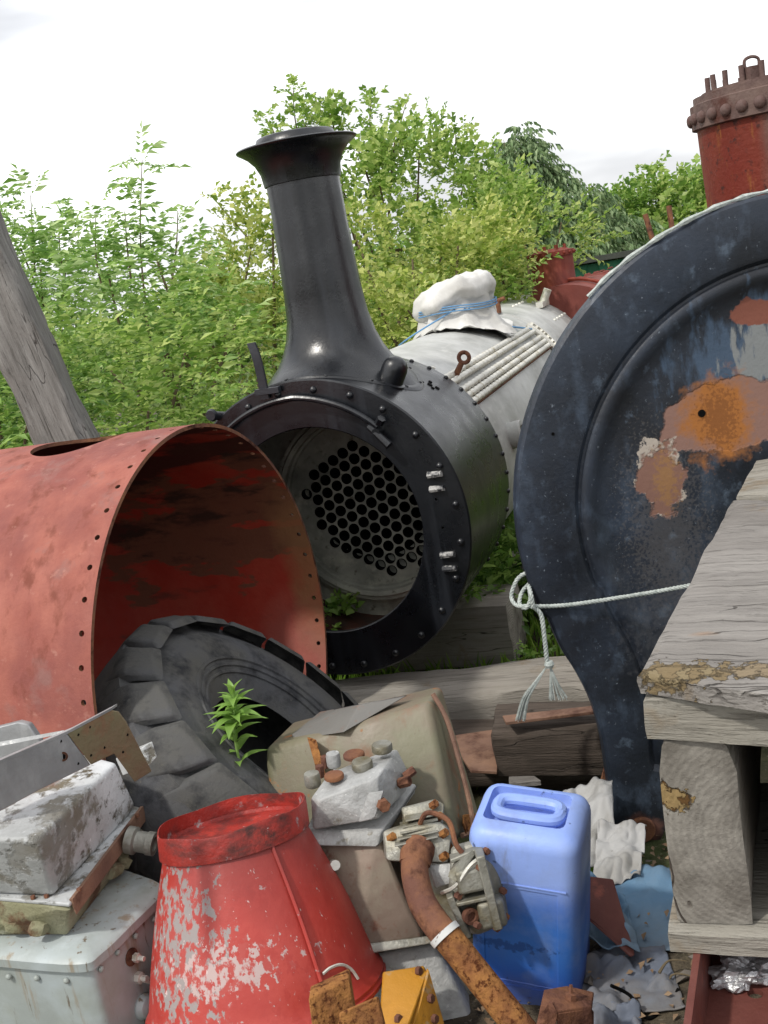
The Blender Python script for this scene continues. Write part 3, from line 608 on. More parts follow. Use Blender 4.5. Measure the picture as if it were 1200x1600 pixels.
# ------------------------------------------------------------ navy disc plate
DY = 3.19; D0 = Vector((1.27, DY, .84)); DRr = .88
dp_rust1 = Y(1130, 655, DY)-D0; dp_rust2 = Y(1040, 752, DY)-D0; dp_top = Y(1185, 500, DY)-D0; dp_m = Y(1190, 560, DY)-D0
disc_mat = MAT('dusty_navy_paint', '1b1f27', .48, layers=(
    dict(col='303a49', s=2.2, t=.52, w=.14, a=.9), dict(col='465262', s=11, st=(1, 1, .6), t=.6, w=.08, a=.7), dict(col='14181f', s=3.5, t=.57, w=.1, a=.8),
    dict(col='5a6878', s=14, st=(1, 1, 1), t=.66, w=.05, a=.6), dict(col='77808a', s=90, t=.68, w=.03, a=.7, r=.8),
    dict(col='77706a', c=(-.42, 0, -.05), rad=(.10, .3, .22), s=110, warp=6, w=.3, a=.2, r=.8), dict(col='4b4c50', c=(-.35, 0, -.35), rad=(.2, .3, .2), s=45, warp=4, w=.3, a=.4),
    dict(col='43566c', c=tuple(dp_m), rad=(.2, .2, .15), s=14, st=(2, 1, .6), warp=4, w=.3, a=.75),
    dict(col='8b8c88', c=tuple(dp_m+Vector((.09, 0, .0))), rad=(.15, .2, .12), s=16, st=(2, 1, .5), warp=3.2, w=.15, a=.7),
    dict(col='7b4a3c', c=tuple(dp_top+Vector((.03, 0, .02))), rad=(.10, .2, .04), s=10, warp=2.2, w=.05, r=.85),
    dict(col='84655a', c=tuple(dp_rust1+Vector((.03, 0, .0))), rad=(.20, .2, .115), s=7, warp=1.3, w=.03, r=.9, h=-1.2),
    dict(col='9c632f', c=tuple(dp_rust1), rad=(.10, .2, .13), s=14, warp=2.2, w=.25, r=.9),
    dict(col='6b3f1e', c=tuple(dp_rust1), rad=(.05, .2, .08), s=90, warp=5, w=.3, r=.9, a=.6),
    dict(col='a99f94', c=tuple(dp_rust2+Vector((-.006, 0, .012))), rad=(.072, .2, .108), s=16, warp=2., w=.03, r=.9),
    dict(col='7d5c50', c=tuple(dp_rust2), rad=(.07, .2, .105), s=16, warp=2., w=.08, r=.9, h=-1.2),
    dict(col='8f6a42', c=tuple(dp_rust2+Vector((.012, 0, .0))), rad=(.03, .2, .075), s=60, warp=5, w=.4, r=.9, a=.8),
    dict(col='63433a', c=tuple(Y(1000, 1300, DY)-D0), rad=(.07, .3, .06), s=14, warp=1.6, w=.2, r=.9)), bump=((5, .1), (70, .18)), spec=.45)
foot = [Y(*q, DY)-D0 for q in ((858, 968), (878, 1015), (905, 1058), (928, 1105), (943, 1160), (952, 1225), (957, 1290), (965, 1310), (1030, 1319))]
out = []
a_end = atan2(foot[0].z, foot[0].x) % (2*pi)
for k in range(60): a = pi/2+(a_end-pi/2)*k/60; out.append(Vector((DRr*cos(a), 0, DRr*sin(a))))
out += [Vector((q.x, 0, q.z)) for q in smoothpath(foot[:7], 4)]+[Vector((foot[7].x, 0, foot[7].z)), Vector((foot[8].x, 0, foot[8].z))]
zb = foot[8].z
out += [Vector((foot[8].x+(0-foot[8].x)*t, 0, -.62+(zb+.62)*(1-t)**3)) for t in (.25, .5, .75)]
left = out[:]; full = left+[Vector((-q.x, 0, q.z)) for q in reversed(left[1:])]
full = [q for i, q in enumerate(full) if (q-full[i-1]).length > 1e-4]
n = len(full); b = B()
KS = [(0, .034), (.3, .034), (.62, .034), (.68, .032), (.705, .027), (.72, .018), (.735, .010), (.75, .007), (.765, .010), (.775, .018), (.783, .019), (.79, .012), (.798, .003), (.81, 0), (.97, 0), (.99, .003), (1, .012), (1.002, .055), (.985, .058), (.98, .02)]
rows = []
for k, dy in KS:
    kk = k
    rows.append([Vector((q.x*kk, dy, q.z*kk)) for q in full])
vs = [v for r_ in rows for v in r_]
fs = [(j*n+i, j*n+(i+1) % n, (j+1)*n+(i+1) % n, (j+1)*n+i) for j in range(1, len(rows)-1) for i in range(n)]+[tuple(range(n, 2*n))]
b.add(vs, fs)
disc = root('smokebox_front_plate', D0, 'huge round navy plate with rust patches and a tapering foot behind the timber stack', 'metal plate')
dpo = part('plate', b, disc_mat, disc, world=False, smooth=30)
b = B()
p = Y(1102, 648, DY)-D0; b.cyl(p+Vector((0, .036, 0)), p+Vector((0, .031, 0)), .0115, seg=14); part('bolt_hole', b, soot, disc, world=False)
p = Y(864, 678, DY)-D0; b = B().cyl(p+Vector((0, .005, 0)), p+Vector((0, -.002, 0)), .005, seg=10); part('bolt_hole', b, soot, disc, world=False)
p = Y(1002, 1296, DY)-D0
part('foot_washer', B().lathe([(.014, 0), (.04, 0), (.045, .004), (.045, .012), (.014, .012), (.014, 0)], 20, Matrix.Translation(p+Vector((0, -.012, 0))) @ RX), rust, disc, world=False)
part('bolt_hole', B().cyl(p+Vector((0, .001, 0)), p+Vector((0, -.003, 0)), .014, seg=14), soot, disc, world=False)
b = B(); q0, q1 = Y(940, 1200, DY)-D0, Y(925, 1305, DY)-D0
b.hull([q0+Vector((.03, .05, 0)), q0+Vector((.06, .05, 0)), q1+Vector((0, .05, 0)), q1+Vector((.1, .05, 0)), q0+Vector((.03, .062, 0)), q0+Vector((.06, .062, 0)), q1+Vector((0, .062, 0)), q1+Vector((.1, .062, 0))])
b.box(q1+Vector((.06, .03, .0)), (.13, .09, .012))
part('foot_bracket', b, rust, disc, world=False)
# lump of boiler the plate closes off

dq = W(1222, 320, 4.15); dome = root('rusty_dome_base', (dq.x, dq.y, 1.62), 'tall rust red riveted dome casting with studs round its top rim, above the navy plate', 'boiler dome')
DRd = .272; dz0 = 1.60-1.62; topz = W(1222, 128, 4.15).z-1.62
b = B().lathe([(DRd+.01, dz0-.16), (DRd+.01, dz0+.01), (DRd-.004, dz0+.012), (DRd+.008, topz-.13)], 64)
part('dome_wall', b, dome_red, dome, world=False)
b = B().lathe([(DRd+.008, topz-.13), (DRd+.026, topz-.125), (DRd+.026, topz-.04), (DRd+.012, topz-.035), (DRd+.012, topz-.012), (DRd-.02, topz-.01), (DRd-.02, topz), (.001, topz)], 64)
part('top_flange', b, dome_brown, dome, world=False)
rd = rivet_mesh('rivet', dome_brown, .022, .9)
for k in range(30): a = 2*pi*k/30; inst('rivet', rd, dome, align(((DRd+.026)*cos(a), (DRd+.026)*sin(a), topz-.088), (cos(a), sin(a), 0)))
st = mesh_of(B().cyl((0, 0, -.01), (0, 0, .055), .0105, seg=8), 'stud', dome_brown)
for k in range(20): a = 2*pi*k/20+.13; inst('stud', st, dome, Matrix.Translation(((DRd-.045)*cos(a), (DRd-.045)*sin(a), topz)) @ Matrix.Rotation(.04*sin(k*3), 4, 'X'))
b = B().cyl((-.12, -.14, topz), (-.12, -.14, topz+.045), .042, seg=6).tube(smoothpath([(-.145, -.14, topz+.04), (-.145, -.14, topz+.07), (-.12, -.14, topz+.08), (-.095, -.14, topz+.07), (-.095, -.14, topz+.04)], 4), .006, 6)
part('lifting_eye', b, dome_brown, dome, world=False)
for (xx, zz) in ((-.1, dz0+.07), (.02, dz0+.05)):
    yy = -sqrt((DRd)**2-xx*xx); inst('rivet', rivet_mesh('rivet', dome_red, .03, .5), dome, align((xx, yy, zz), (xx, yy, 0)))
drum2 = B().lathe([(.001, -.42), (.56, -.42), (.58, -.40), (.58, 1.6), (.001, 1.6)], 64, Matrix.Translation((0, 0, -.58)) @ Matrix.Rotation(pi/2, 4, 'Y'))
part('dome_drum', drum2, far_red, dome, world=False)
part('drum_saddle', B().box((-.1, 0, -1.5), (.3, .8, .7)).box((1.1, 0, -1.5), (.3, .8, .7)), tar_brown, dome, world=False)
# pale rope laid over the plate's top edge
b = B(); pr_ = [D0+Vector(((DRr+.008)*cos(a), .02+.02*sin(a*9), (DRr+.008)*sin(a))) for a in [radians(d_) for d_ in range(88, 132, 2)]]
b.tube(pr_, [.007+.003*sin(i*2.1) for i in range(len(pr_))], 6); solo('edge_rope', b, rope_mat, pr_[0], 'pale cord lying along the top edge of the navy plate', 'rope')

# twisted rope round the plate
def twisted(path, r, name, label, pitch=.035, extra=None, parent_root=None):
    path = smoothpath(path, 14); b = B(); dist = [0]
    for i in range(1, len(path)): dist.append(dist[-1]+(path[i]-path[i-1]).length)
    nn = max(30, int(dist[-1]/.005)); pts_ = []; j = 0
    for i in range(nn+1):
        s_ = dist[-1]*i/nn
        while j < len(path)-2 and dist[j+1] < s_: j += 1
        t = (s_-dist[j])/max(1e-6, dist[j+1]-dist[j]); pts_.append(path[j].lerp(path[j+1], t))
    for k in range(3):
        hp = []; ref = None
        for i, p in enumerate(pts_):
            t = (pts_[min(i+1, nn)]-pts_[max(i-1, 0)]).normalized()
            if ref is None: ref = t.orthogonal().normalized()
            ref = (ref-t*ref.dot(t)).normalized(); a = 2*pi*(dist[-1]*i/nn)/pitch+k*2*pi/3
            hp.append(p+(ref*cos(a)+t.cross(ref)*sin(a))*r*.52)
        b.tube(hp, r*.56, 5)
    return b
RY = DY-.012
rr_ = twisted([Y(1230, 885, RY-.25), Y(1050, 920, RY-.06), Y(960, 935, RY-.03), Y(880, 946, RY), Y(824, 947, RY+.0), Y(806, 945, RY+.03), Y(799, 930, RY+.06), Y(808, 906, RY+.07), Y(822, 896, RY+.06), Y(832, 905, RY+.07), Y(816, 925, RY+.05), Y(812, 944, RY+.02), Y(822, 950, RY), Y(829, 935, RY), Y(826, 915, RY+.03), Y(830, 930, RY-.008), Y(833, 950, RY-.008)], .0068, 'rope', '')
b2 = twisted([Y(833, 948, RY), Y(845, 960, RY-.005), Y(850, 990, RY-.01), Y(855, 1036, RY-.01)], .0075, 'r', '')
for bb in (b2,): rr_.add(bb.v, bb.f)
rp = root('tied_rope', Y(822, 947, RY), 'greyish white twisted rope tied across the navy plate with frayed hanging ends', 'rope')
part('rope_line', rr_, rope_mat, rp, smooth=80)
kb = B(); kc = Y(858, 1038, RY-.01)
kb.lathe([(.001, -.014), (.012, -.01), (.016, 0), (.012, .01), (.001, .014)], 12, Matrix.Translation(kc)); part('rope_knot', kb, rope_mat, rp)
for (ends, nstr) in (([(855, 1040), (838, 1066), (822, 1092), (814, 1125)], 26), ([(860, 1040), (864, 1060), (868, 1078), (872, 1092)], 30)):
    tb_ = B()
    for k in range(nstr):
        ja = random.uniform(-1, 1); jb = random.uniform(-1, 1); path = []
        for i, q in enumerate(ends):
            s_ = i/(len(ends)-1)
            path.append(Y(q[0]+ja*s_*(9 if nstr == 26 else 15), q[1]+random.uniform(-3, 3)*s_, RY-.01+jb*.012*s_))
        tb_.tube(smoothpath(path, 4), .0016, 4)
    part('frayed_tassel', tb_, rope_mat, rp, smooth=80)

# ------------------------------------------------------------ timber stack on the right
TS = .925                                              # the stack's distance scale
def S(x, y, d=1.85): return W(x, y, d)
zt = S(995, 1050).z                                     # level of the top faces
hd = radians(27.6); A1 = Vector((sin(hd), cos(hd), 0)); A2 = Vector((cos(hd), -sin(hd), 0))
MT = (tar_top, tar_top_e); gs = 'timbers of the stack at the right edge'
def wedge(name, top, thick, mats, label, group=gs, seed=0, nseg=26, rag=.01, droop=0.):
    """a flat sleeper whose top face is the four-sided patch top (front-left, front-right, back-right, back-left)"""
    p = [Vector(q) for q in top]; o0 = p[0]; ux = (p[3]-p[0]).normalized(); upz = Vector((0, 0, 1)); uy = upz.cross(ux)
    loc = [Vector(((q-o0).dot(ux), (q-o0).dot(uy), (q-o0).z)) for q in p]; b = B(); nv = 18
    def tp_(u, v):   # u along, v across
        q = (loc[0]*(1-u)+loc[3]*u)*(1-v)+(loc[1]*(1-u)+loc[2]*u)*v
        return q
    idx = {}; nz = 5
    def V(i, j, k):
        key = (i, j, k)
        if key in idx: return idx[key]
        u, v, h = i/nseg, j/nv, k/nz; q = tp_(u, v).copy(); eu = i in (0, nseg); ev = j in (0, nv)
        q.z -= thick*(1-h)
        n_ = noise.noise(Vector((q.x*2.5, q.y*22, seed)))*.004+noise.noise(Vector((q.x*12, q.y*40, seed)))*.002
        if k == nz: q.z += n_
        if eu:
            q.x += (rag*noise.noise(Vector((q.y*9, q.z*20, seed)))+ .5*rag*noise.noise(Vector((q.y*30, q.z*8, seed+3))))
            if k == nz: q.z -= .004+.012*max(0, noise.noise(Vector((q.y*14, seed, 1)))+.1); q.x += (.004+.015*max(0, noise.noise(Vector((q.y*14, seed, 5)))))*(1 if i == 0 else -1)
        if ev:
            q.y += (rag*.9*noise.noise(Vector((q.x*5, q.z*25, seed)))+rag*.35*noise.noise(Vector((q.x*22, q.z*40, seed))))
            if k == nz: q.z -= .005
        idx[key] = len(b.v); b.v.append(q); return idx[key]
    def f(a, mi): b.f.append(a); b.mi.append(mi)
    for i in range(nseg):
        for j in range(nv): f((V(i, j, nz), V(i+1, j, nz), V(i+1, j+1, nz), V(i, j+1, nz)), 0); f((V(i, j, 0), V(i, j+1, 0), V(i+1, j+1, 0), V(i+1, j, 0)), 0)
        for k in range(nz): f((V(i, 0, k), V(i, 0, k+1), V(i+1, 0, k+1), V(i+1, 0, k)), 0); f((V(i, nv, k), V(i+1, nv, k), V(i+1, nv, k+1), V(i, nv, k+1)), 0)
    for j in range(nv):
        for k in range(nz): f((V(0, j, k), V(0, j+1, k), V(0, j+1, k+1), V(0, j, k+1)), 1); f((V(nseg, j, k), V(nseg, j, k+1), V(nseg, j+1, k+1), V(nseg, j+1, k)), 1)
    me = b.mesh(name)
    for mm in mats: me.materials.append(mm)
    o = bpy.data.objects.new(name, me); COL.objects.link(o)
    o.matrix_world = Matrix.Translation(o0) @ Matrix((ux, uy, upz)).transposed().to_4x4()
    o['label'] = label; o['category'] = 'timber'
    if group: o['group'] = group
    return finish(o, 45)
fl = Z(997, 1052, zt); bk = Z(1146, 778, zt); fr = Z(1300, 1092, zt)
wedge('railway_sleeper', [fl, fr, fr+(bk-fl)*1.0, bk], S(995, 1052).z-S(997, 1086).z+.002, (tar_broad, tar_broad), 'broad grey sleeper on top of the right stack with chewed front edge', seed=2)
b2l = Z(1150, 772, zt+.012); e2 = b2l+A1*.42
wedge('railway_sleeper', [b2l+A1*.012, b2l+A2*.9+A1*.02, e2+A2*.9, e2], .07, (tar_across, tar_across), 'second flat sleeper behind the broad one at the far end of the right stack', seed=8)
z2 = zt-(S(995, 1052).z-S(997, 1086).z)-.004; thick2 = .078
f2 = Z(1003, 1089, z2); r2 = Z(1300, 1100, z2)
wedge('railway_sleeper', [f2, r2, r2+A1*.85, f2+A1*.85], thick2, (tar_across, tar_across), 'clean sawn plank directly under the broad top sleeper', seed=12, rag=.004)
z3 = z2-thick2-.003; hgt = z3-Z(1045, 1444, z3).z
q3 = Z(1024, 1160, z3)
q3 = Z(1014, 1160, z3); ex = (Z(1153, 1160, z3)-q3); exn = ex.normalized(); wd3 = ex.length
_n = Vector((-exn.y, exn.x, 0)); _v = ray(1045, 1444); zb3 = (CP+_v*((q3-CP).dot(_n)/_v.dot(_n))).z
bk_dir = Vector((-exn.y, exn.x, 0))
if bk_dir.y < 0: bk_dir = -bk_dir
mid = q3+ex*.5
c3 = Vector((mid.x, mid.y, (z3+zb3)/2))
mat_be = (tar_ring, tar_ring_e)
wood_beam('crossing_timber', c3, c3+bk_dir*.75, wd3-.015, z3-zb3, mat_be, 'thick upright baulk end showing growth rings and a rotten hollow', gs, seed=21, wear=.007)
c4 = c3+exn*(wd3/2+.035+.09); wood_beam('crossing_timber', c4+bk_dir*.02, c4+bk_dir*.75, .16, z3-zb3, (tar_grey, tar_grey_e), 'second upright baulk to the right, against the picture edge', gs, seed=22, wear=.007)
z5 = zb3-.003; f5 = Z(1043, 1452, z5); r5 = f5+exn*.60
wedge('railway_sleeper', [f5, r5, r5+bk_dir*.55, f5+bk_dir*.55], .045, (tar_across, tar_across), 'thin bottom plank carrying the upright baulks of the right stack', seed=17, rag=.004)
# rot and cracks on the ring-faced baulk, built as splits
def crack(name, pts, wdt, parent_loc, label=None):
    pass
# maroon channel under the stack
z6 = z5-.047
ch_l = Z(1083, 1492, z6); 
cdir = (Z(1062, 1640, z6)-ch_l).normalized(); cx = Vector((-cdir.y, cdir.x, 0)); cx = cx if cx.x > 0 else -cx
o6 = ch_l+cdir*.5; dep = .11
b = B(); Lb = -cdir*1.3
b.prism([o6, o6+cx*.012, o6+cx*.012-Vector((0, 0, dep)), o6+cx*.42-Vector((0, 0, dep)), o6+cx*.42, o6+cx*.432, o6+cx*.432-Vector((0, 0, dep+.012)), o6-Vector((0, 0, dep+.012))], Lb)
chn = solo('steel_channel', b, channel_red, o6, 'maroon painted steel channel with a round hole lying under the right timber stack', 'steel channel', bevel=.002)
wp = Z(1180, 1552, z6-dep)
chn.modifiers.clear(); cut(chn, B().cyl(wp+Vector((0, 0, -.1)), wp+Vector((0, 0, .05)), .014, seg=18), org=chn.location)
zz6 = z6-dep-.012; 
for i, (t, lab) in enumerate(((.35, 'near block of dark timber propping the maroon channel'), (1.05, 'rear block of dark timber propping the maroon channel'))):
    c = o6-cdir*t+cx*.24; h_ = zz6-TZ(c.x, c.y)
    wood_beam('prop_block', Vector((c.x, c.y, zz6-h_/2))-cx*.16, Vector((c.x, c.y, zz6-h_/2))+cx*.25, .2, h_, (tar_brown, tar_brown_e), lab, None, seed=30+i)
# crumpled foil in the channel
def blob(c, r, seed, amp=.35, sub=4, sc=(1, 1, 1)):
    bm = bmesh.new(); bmesh.ops.create_icosphere(bm, subdivisions=sub, radius=1); b = B()
    vs = []
    for v in bm.verts:
        p = v.co; k = 1+amp*noise.noise(p*1.8+Vector((seed, 0, 0)))+amp*.5*abs(noise.noise(p*5+Vector((seed, 3, 0)))); vs.append(Vector(c)+Vector((p.x*r*k*sc[0], p.y*r*k*sc[1], p.z*r*k*sc[2])))
    bm.verts.index_update(); fs = [tuple(v.index for v in f.verts) for f in bm.faces]; bm.free(); b.add(vs, fs); return b
fp = Z(1160, 1518, z6-dep+.02)
solo('crumpled_foil', blob(fp, .032, 4, .7, 4, (1.5, 1, .7)), foil, fp, 'crumpled ball of silvery foil lying in the maroon channel', 'foil', smooth=25)

# ------------------------------------------------------------ tyre
ta = (-ray(390, 1130).normalized()*.27+(RT*cos(radians(52))+UP*sin(radians(52)))*.963).normalized()
TR_, TT = .535, .185
tc_ = W(402, 1186, 3.3)-ta*.05
tyre = root('tractor_tyre', tc_, 'worn black tractor tyre leaning inside the mouth of the red shell', 'tyre', rot=ta.to_track_quat('Z', 'Y').to_euler())
prof = []
for k in range(33):
    a = radians(-140+280*k/32); rr = TR_-TT+.0+TT*1.0*cos(a)*1.0; zz = TT*1.05*sin(a)
    if abs(a) < radians(48): rr = TR_-.012+.012*cos(a*1.5); zz = TT*1.05*sin(radians(48))*(a/radians(48))
    prof.append((rr, zz))
pin = [(r-.010*(1 if r < TR_-.05 else 1.6), z*.93) for r, z in reversed(prof)]
b = B().lathe(prof+pin+[prof[0]], 96)
part('tyre_carcass', b, rubber, tyre, world=False, smooth=40)
b = B()
for k in range(3): b.lathe([(TR_-TT+TT*cos(a_)+.0, TT*1.05*sin(a_)) for a_ in (radians(118+k*5), radians(119.5+k*5), radians(121+k*5))] and [((TR_-TT+(TT+h_)*cos(a_)), (TT+h_)*1.05*sin(a_)) for a_, h_ in ((radians(104+k*7), 0), (radians(105+k*7), .005), (radians(107+k*7), .005), (radians(108+k*7), 0))], 96)
part('bead_line', b, rubber, tyre, world=False)
def lug(side):
    b = B(); n_ = 9; rows = []
    for i in range(n_):
        t = i/(n_-1); ang = t*.22+.02; zz = side*(.004+t*TT*1.12); 
        if t < .72: rr = TR_-.012
        else: rr = TR_-.012-(t-.72)*.22
        hw = .058+.016*t; hh = .011 if t < .85 else .007
        rows.append((ang, zz, rr, hw, hh))
    vs = []
    for ang, zz, rr, hw, hh in rows:
        for (da, dr) in ((-1.25, -.03), (-1, 1), (1, 1), (1.25, -.03)):
            a_ = ang+da*hw/TR_; r_ = rr+(dr*hh if dr > 0 else -.02); vs.append((r_*cos(a_), r_*sin(a_), zz))
    fs = []
    for i in range(n_-1):
        for k in range(3): fs.append((i*4+k, i*4+k+1, (i+1)*4+k+1, (i+1)*4+k))
    fs += [(0, 1, 2, 3), ((n_-1)*4+3, (n_-1)*4+2, (n_-1)*4+1, (n_-1)*4)]
    b.add(vs, fs); return b
NL = 18
for side in (1, -1):
    me = lug(side).mesh('tread_lug'); me.materials.append(rubber)
    for k in range(NL): 
        o = inst('tread_lug', me, tyre, Matrix.Rotation(2*pi*(k+(0 if side > 0 else .5))/NL, 4, 'Z'))
        if k == 0: me.shade_smooth(); me.set_sharp_from_angle(angle=radians(75))
        bv = o.modifiers.new('bevel', 'BEVEL'); bv.width = .008; bv.segments = 2; bv.limit_method = 'ANGLE'

# ------------------------------------------------------------ red cone
CT = radians(14); CAX = Vector((-.035, sin(CT), cos(CT))).normalized(); CTOP = W(359, 1273, 2.53); CL_ = .43; CC = CTOP-CAX*CL_
cone = root('sheet_metal_cone', CC, 'red painted sheet metal cone, tipped slightly back, with a scorched collar and scraped paint', 'metal cone', rot=(-CT, radians(-2.0), 0))
HT = CL_
RB, RTp = .272, .170
hc = HT-.048
pr = [(RB+.008, 0), (RB+.010, .010), (RB+.004, .014), (RB+.006, .022), (RB+.001, .028), (RB-.002, .034)]
for k in range(13): t = k/12; r = RB-.004+(RTp-.002-RB)*t+.006*sin(pi*t); pr.append((r, .036+(hc-.036)*t))
b = B().lathe(pr+[(r-.004, z) for r, z in reversed(pr)]+[pr[0]], 72)
part('cone_wall', b, red_cone, cone, world=False)
b = B().lathe([(RTp+.001, hc-.012), (RTp+.006, hc-.010), (RTp+.0055, HT-.004), (RTp+.004, HT), (RTp+.001, HT), (RTp+.001, hc-.012)], 72)
for i, v in enumerate(b.v):
    a = atan2(v.y, v.x); k = 1+.018*sin(a*3+1)+.008*sin(a*7)
    if v.z > hc+.01: v.x *= k; v.y *= k; v.z += .003*sin(a*5)
part('collar', b, cone_collar, cone, world=False)
b = B().lathe([(.001, hc-.006), (.10, hc-.004), (.13, hc+.004), (RTp-.004, hc+.006), (RTp-.001, hc+.014)], 64)
part('inner_lid', b, cone_collar, cone, world=False)
b = B(); path = []
for k in range(13): t = k/12; r = RB-.004+(RTp-.002-RB)*t+.012*sin(pi*t)+.002; a = radians(-52); path.append(Vector((r*cos(a), r*sin(a), .036+(hc-.036)*t)))
b.tube([p*1. for p in path], .0045, 8); part('weld_seam', b, red_cone, cone, world=False)
b = B(); pth = []
for (a_, t) in ((-50, .19), (-45, .20), (-38, .18), (-33, .12), (-31, .05)):
    r = RB-.004+(RTp-.002-RB)*t+.012*sin(pi*t)+.004; pth.append(Vector((r*cos(radians(a_)), r*sin(radians(a_)), .036+(hc-.036)*t)))
b.tube(smoothpath(pth, 5), .0035, 6); part('loose_wire', b, bright_steel, cone, world=False)

# ------------------------------------------------------------ square rusty tube and yellow bracket before the cone
def slab(pix, back, rootloc=None): # hull of pixel points (x, y, d) plus the same pushed along back
    pts_ = [W(*q) for q in pix]; return B().hull(pts_+[p+Vector(back) for p in pts_])
b = B(); ctr = W(540, 1575, 2.08); ax = (W(600, 1600, 2.04)-W(485, 1566, 2.12)).normalized(); upv = (UP-ax*UP.dot(ax)).normalized(); dv = ax.cross(upv)
pa, pb, pc_, pd = W(482, 1558, 2.10), W(545, 1528, 2.14), W(568, 1640, 2.10), W(497, 1640, 2.04)
st = root('rusty_square_tube', W(530, 1700, 2.1), 'flaky orange rusted square tubes lying crossed in front of the red cone', 'rusty tube')
part('upright_tube', B().hull([pa, pb, W(575, 1700, 2.1), W(500, 1700, 2.06), pa+FW*.05, pb+FW*.05, W(575, 1700, 2.15), W(500, 1700, 2.1)]), rust_orange, st, bevel=.004)
part('cross_tube', B().hull([W(530, 1582, 2.0), W(590, 1556, 2.0), W(610, 1640, 2.0), W(520, 1660, 2.0), W(530, 1582, 2.05), W(592, 1556, 2.05), W(612, 1640, 2.05), W(520, 1660, 2.05)]), rust_orange, st, bevel=.004)
yb = root('yellow_bracket', W(650, 1700, 2.3), 'chipped yellow sheet steel bracket with bolts beside the foot of the red cone', 'bracket')
b = B().hull([W(598, 1518, 2.42), W(662, 1508, 2.44), W(668, 1520, 2.42), W(632, 1620, 2.28), W(590, 1640, 2.28), W(632, 1680, 2.27), W(598, 1530, 2.46), W(664, 1520, 2.48), W(640, 1680, 2.36)])
part('top_sheet', b, yellow_paint, yb, bevel=.004)
b = B().hull([W(670, 1516, 2.42), W(712, 1660, 2.36), W(630, 1660, 2.26), W(667, 1512, 2.43), W(668, 1524, 2.46), W(700, 1680, 2.42)])
part('side_sheet', b, yellow_paint, yb, bevel=.003)
hx = mesh_of(HEX(.010, .010), 'bolt_head', rust)
for (x, y, d) in ((671, 1560, 2.385), (677, 1592, 2.36), (652, 1517, 2.43), (620, 1592, 2.33)):
    n = (RT*.75-FW*.6+UP*.2); o = inst('bolt_head', hx, yb, align(W(x, y, d-.01)-Vector(yb.location), n))

# ------------------------------------------------------------ blue jerrycan
JD = 2.56
jb = Z(832, 1560, TZ(.2, 2.3)-.03); jb += Vector((.01, .05, 0)); 
jaz = radians(14)
jx = Vector((cos(jaz), sin(jaz), 0)); 
can = root('plastic_jerrycan', jb, 'blue plastic jerrycan with bleached top and moulded handle', 'jerrycan', rot=(radians(5), radians(8.5), radians(-21)))
cw, cd_, chh = .252, .215, .505
def sbox(x0, x1, y0, y1, z0, z1, r, seg=5):
    bm = bmesh.new(); bmesh.ops.create_cube(bm, size=1)
    for v in bm.verts: v.co = Vector((x0 if v.co.x < 0 else x1, y0 if v.co.y < 0 else y1, z0 if v.co.z < 0 else z1))
    bmesh.ops.bevel(bm, geom=bm.edges[:], offset=r, segments=seg, affect='EDGES', profile=.5)
    bm.verts.index_update(); b = B(); b.add([v.co.copy() for v in bm.verts], [tuple(v.index for v in f.verts) for f in bm.faces]); bm.free(); return b
b = sbox(-cw/2, cw/2, -cd_/2, cd_/2, 0, chh, .04)
canb = part('can_body', b, blue_plastic, can, world=False)
cb = sbox(-.10, .085, -.06, .07, chh-.035, chh+.1, .018, 3)
cut(canb, cb, org=(0, 0, 0))
cb = sbox(-.09, .08, -cd_/2-.02, -cd_/2+.003, .10, chh-.14, .0015, 1); cut(canb, cb, org=(0, 0, 0))
# handle loop
b = B(); pth = []; hw_, hl_ = .032, .072
for k in range(41):
    a = 2*pi*k/40; sx = math.copysign(abs(cos(a))**.45, cos(a)); sy = math.copysign(abs(sin(a))**.6, sin(a)); pth.append(Vector((-.005+hl_*sx, .005+hw_*sy, chh-.008)))
b.tube(pth, .0145, 10, caps=False); part('can_handle', b, blue_plastic, can, world=False)
part('handle_slot', B().box((-.005, .005, chh-.033), (.13, .05, .003)), blue_plastic, can, world=False)
0 and part('filler_cap', B().cyl((-.105, -.07, chh-.02), (-.105, -.07, chh+.028), .024, seg=20), MAT('dark_blue_cap', '1a2c5c', .5), can, world=False)
for zz in (.09, chh-.13): part('moulded_rib', B().box((0, -cd_/2-.0005, zz), (cw*.78, .003, .003)), blue_plastic, can, world=False)

# ------------------------------------------------------------ olive fuel tank
tk = root('fuel_tank', W(590, 1300, 3.0), 'olive green sheet metal fuel tank with rust at its seams, tipped on the pile', 'tank')
Fc = [(425, 1158, 2.92), (690, 1080, 2.82), (742, 1290, 2.72), (470, 1380, 2.85)]
fr_ = [W(*q) for q in Fc]
bkv = (FW*.30+UP*.10+RT*(-.01))
def rounded_hull(pts_, r, seg=4):
    bh = B().hull(pts_); bm = bmesh.new(); vv = [bm.verts.new(p) for p in bh.v]
    for f in bh.f: bm.faces.new([vv[i] for i in f])
    bmesh.ops.recalc_face_normals(bm, faces=bm.faces)
    bmesh.ops.bevel(bm, geom=bm.edges[:], offset=r, segments=seg, affect='EDGES', profile=.5, clamp_overlap=True)
    bm.verts.index_update(); b = B(); b.add([v.co.copy() for v in bm.verts], [tuple(v.index for v in f.verts) for f in bm.faces]); bm.free(); return b
fr_ = [W(412, 1170, 2.98), W(672, 1098, 2.86), W(715, 1312, 2.74), W(440, 1400, 2.86)]
bk_ = [p+FW*.34+UP*.03+RT*.04 for p in fr_]
bk_ = [W(455, 1128, 3.3), W(690, 1070, 3.12), W(755, 1290, 3.0), W(480, 1400, 3.2)]
part('tank_body', rounded_hull(fr_+bk_, .020), olive_tin, tk)
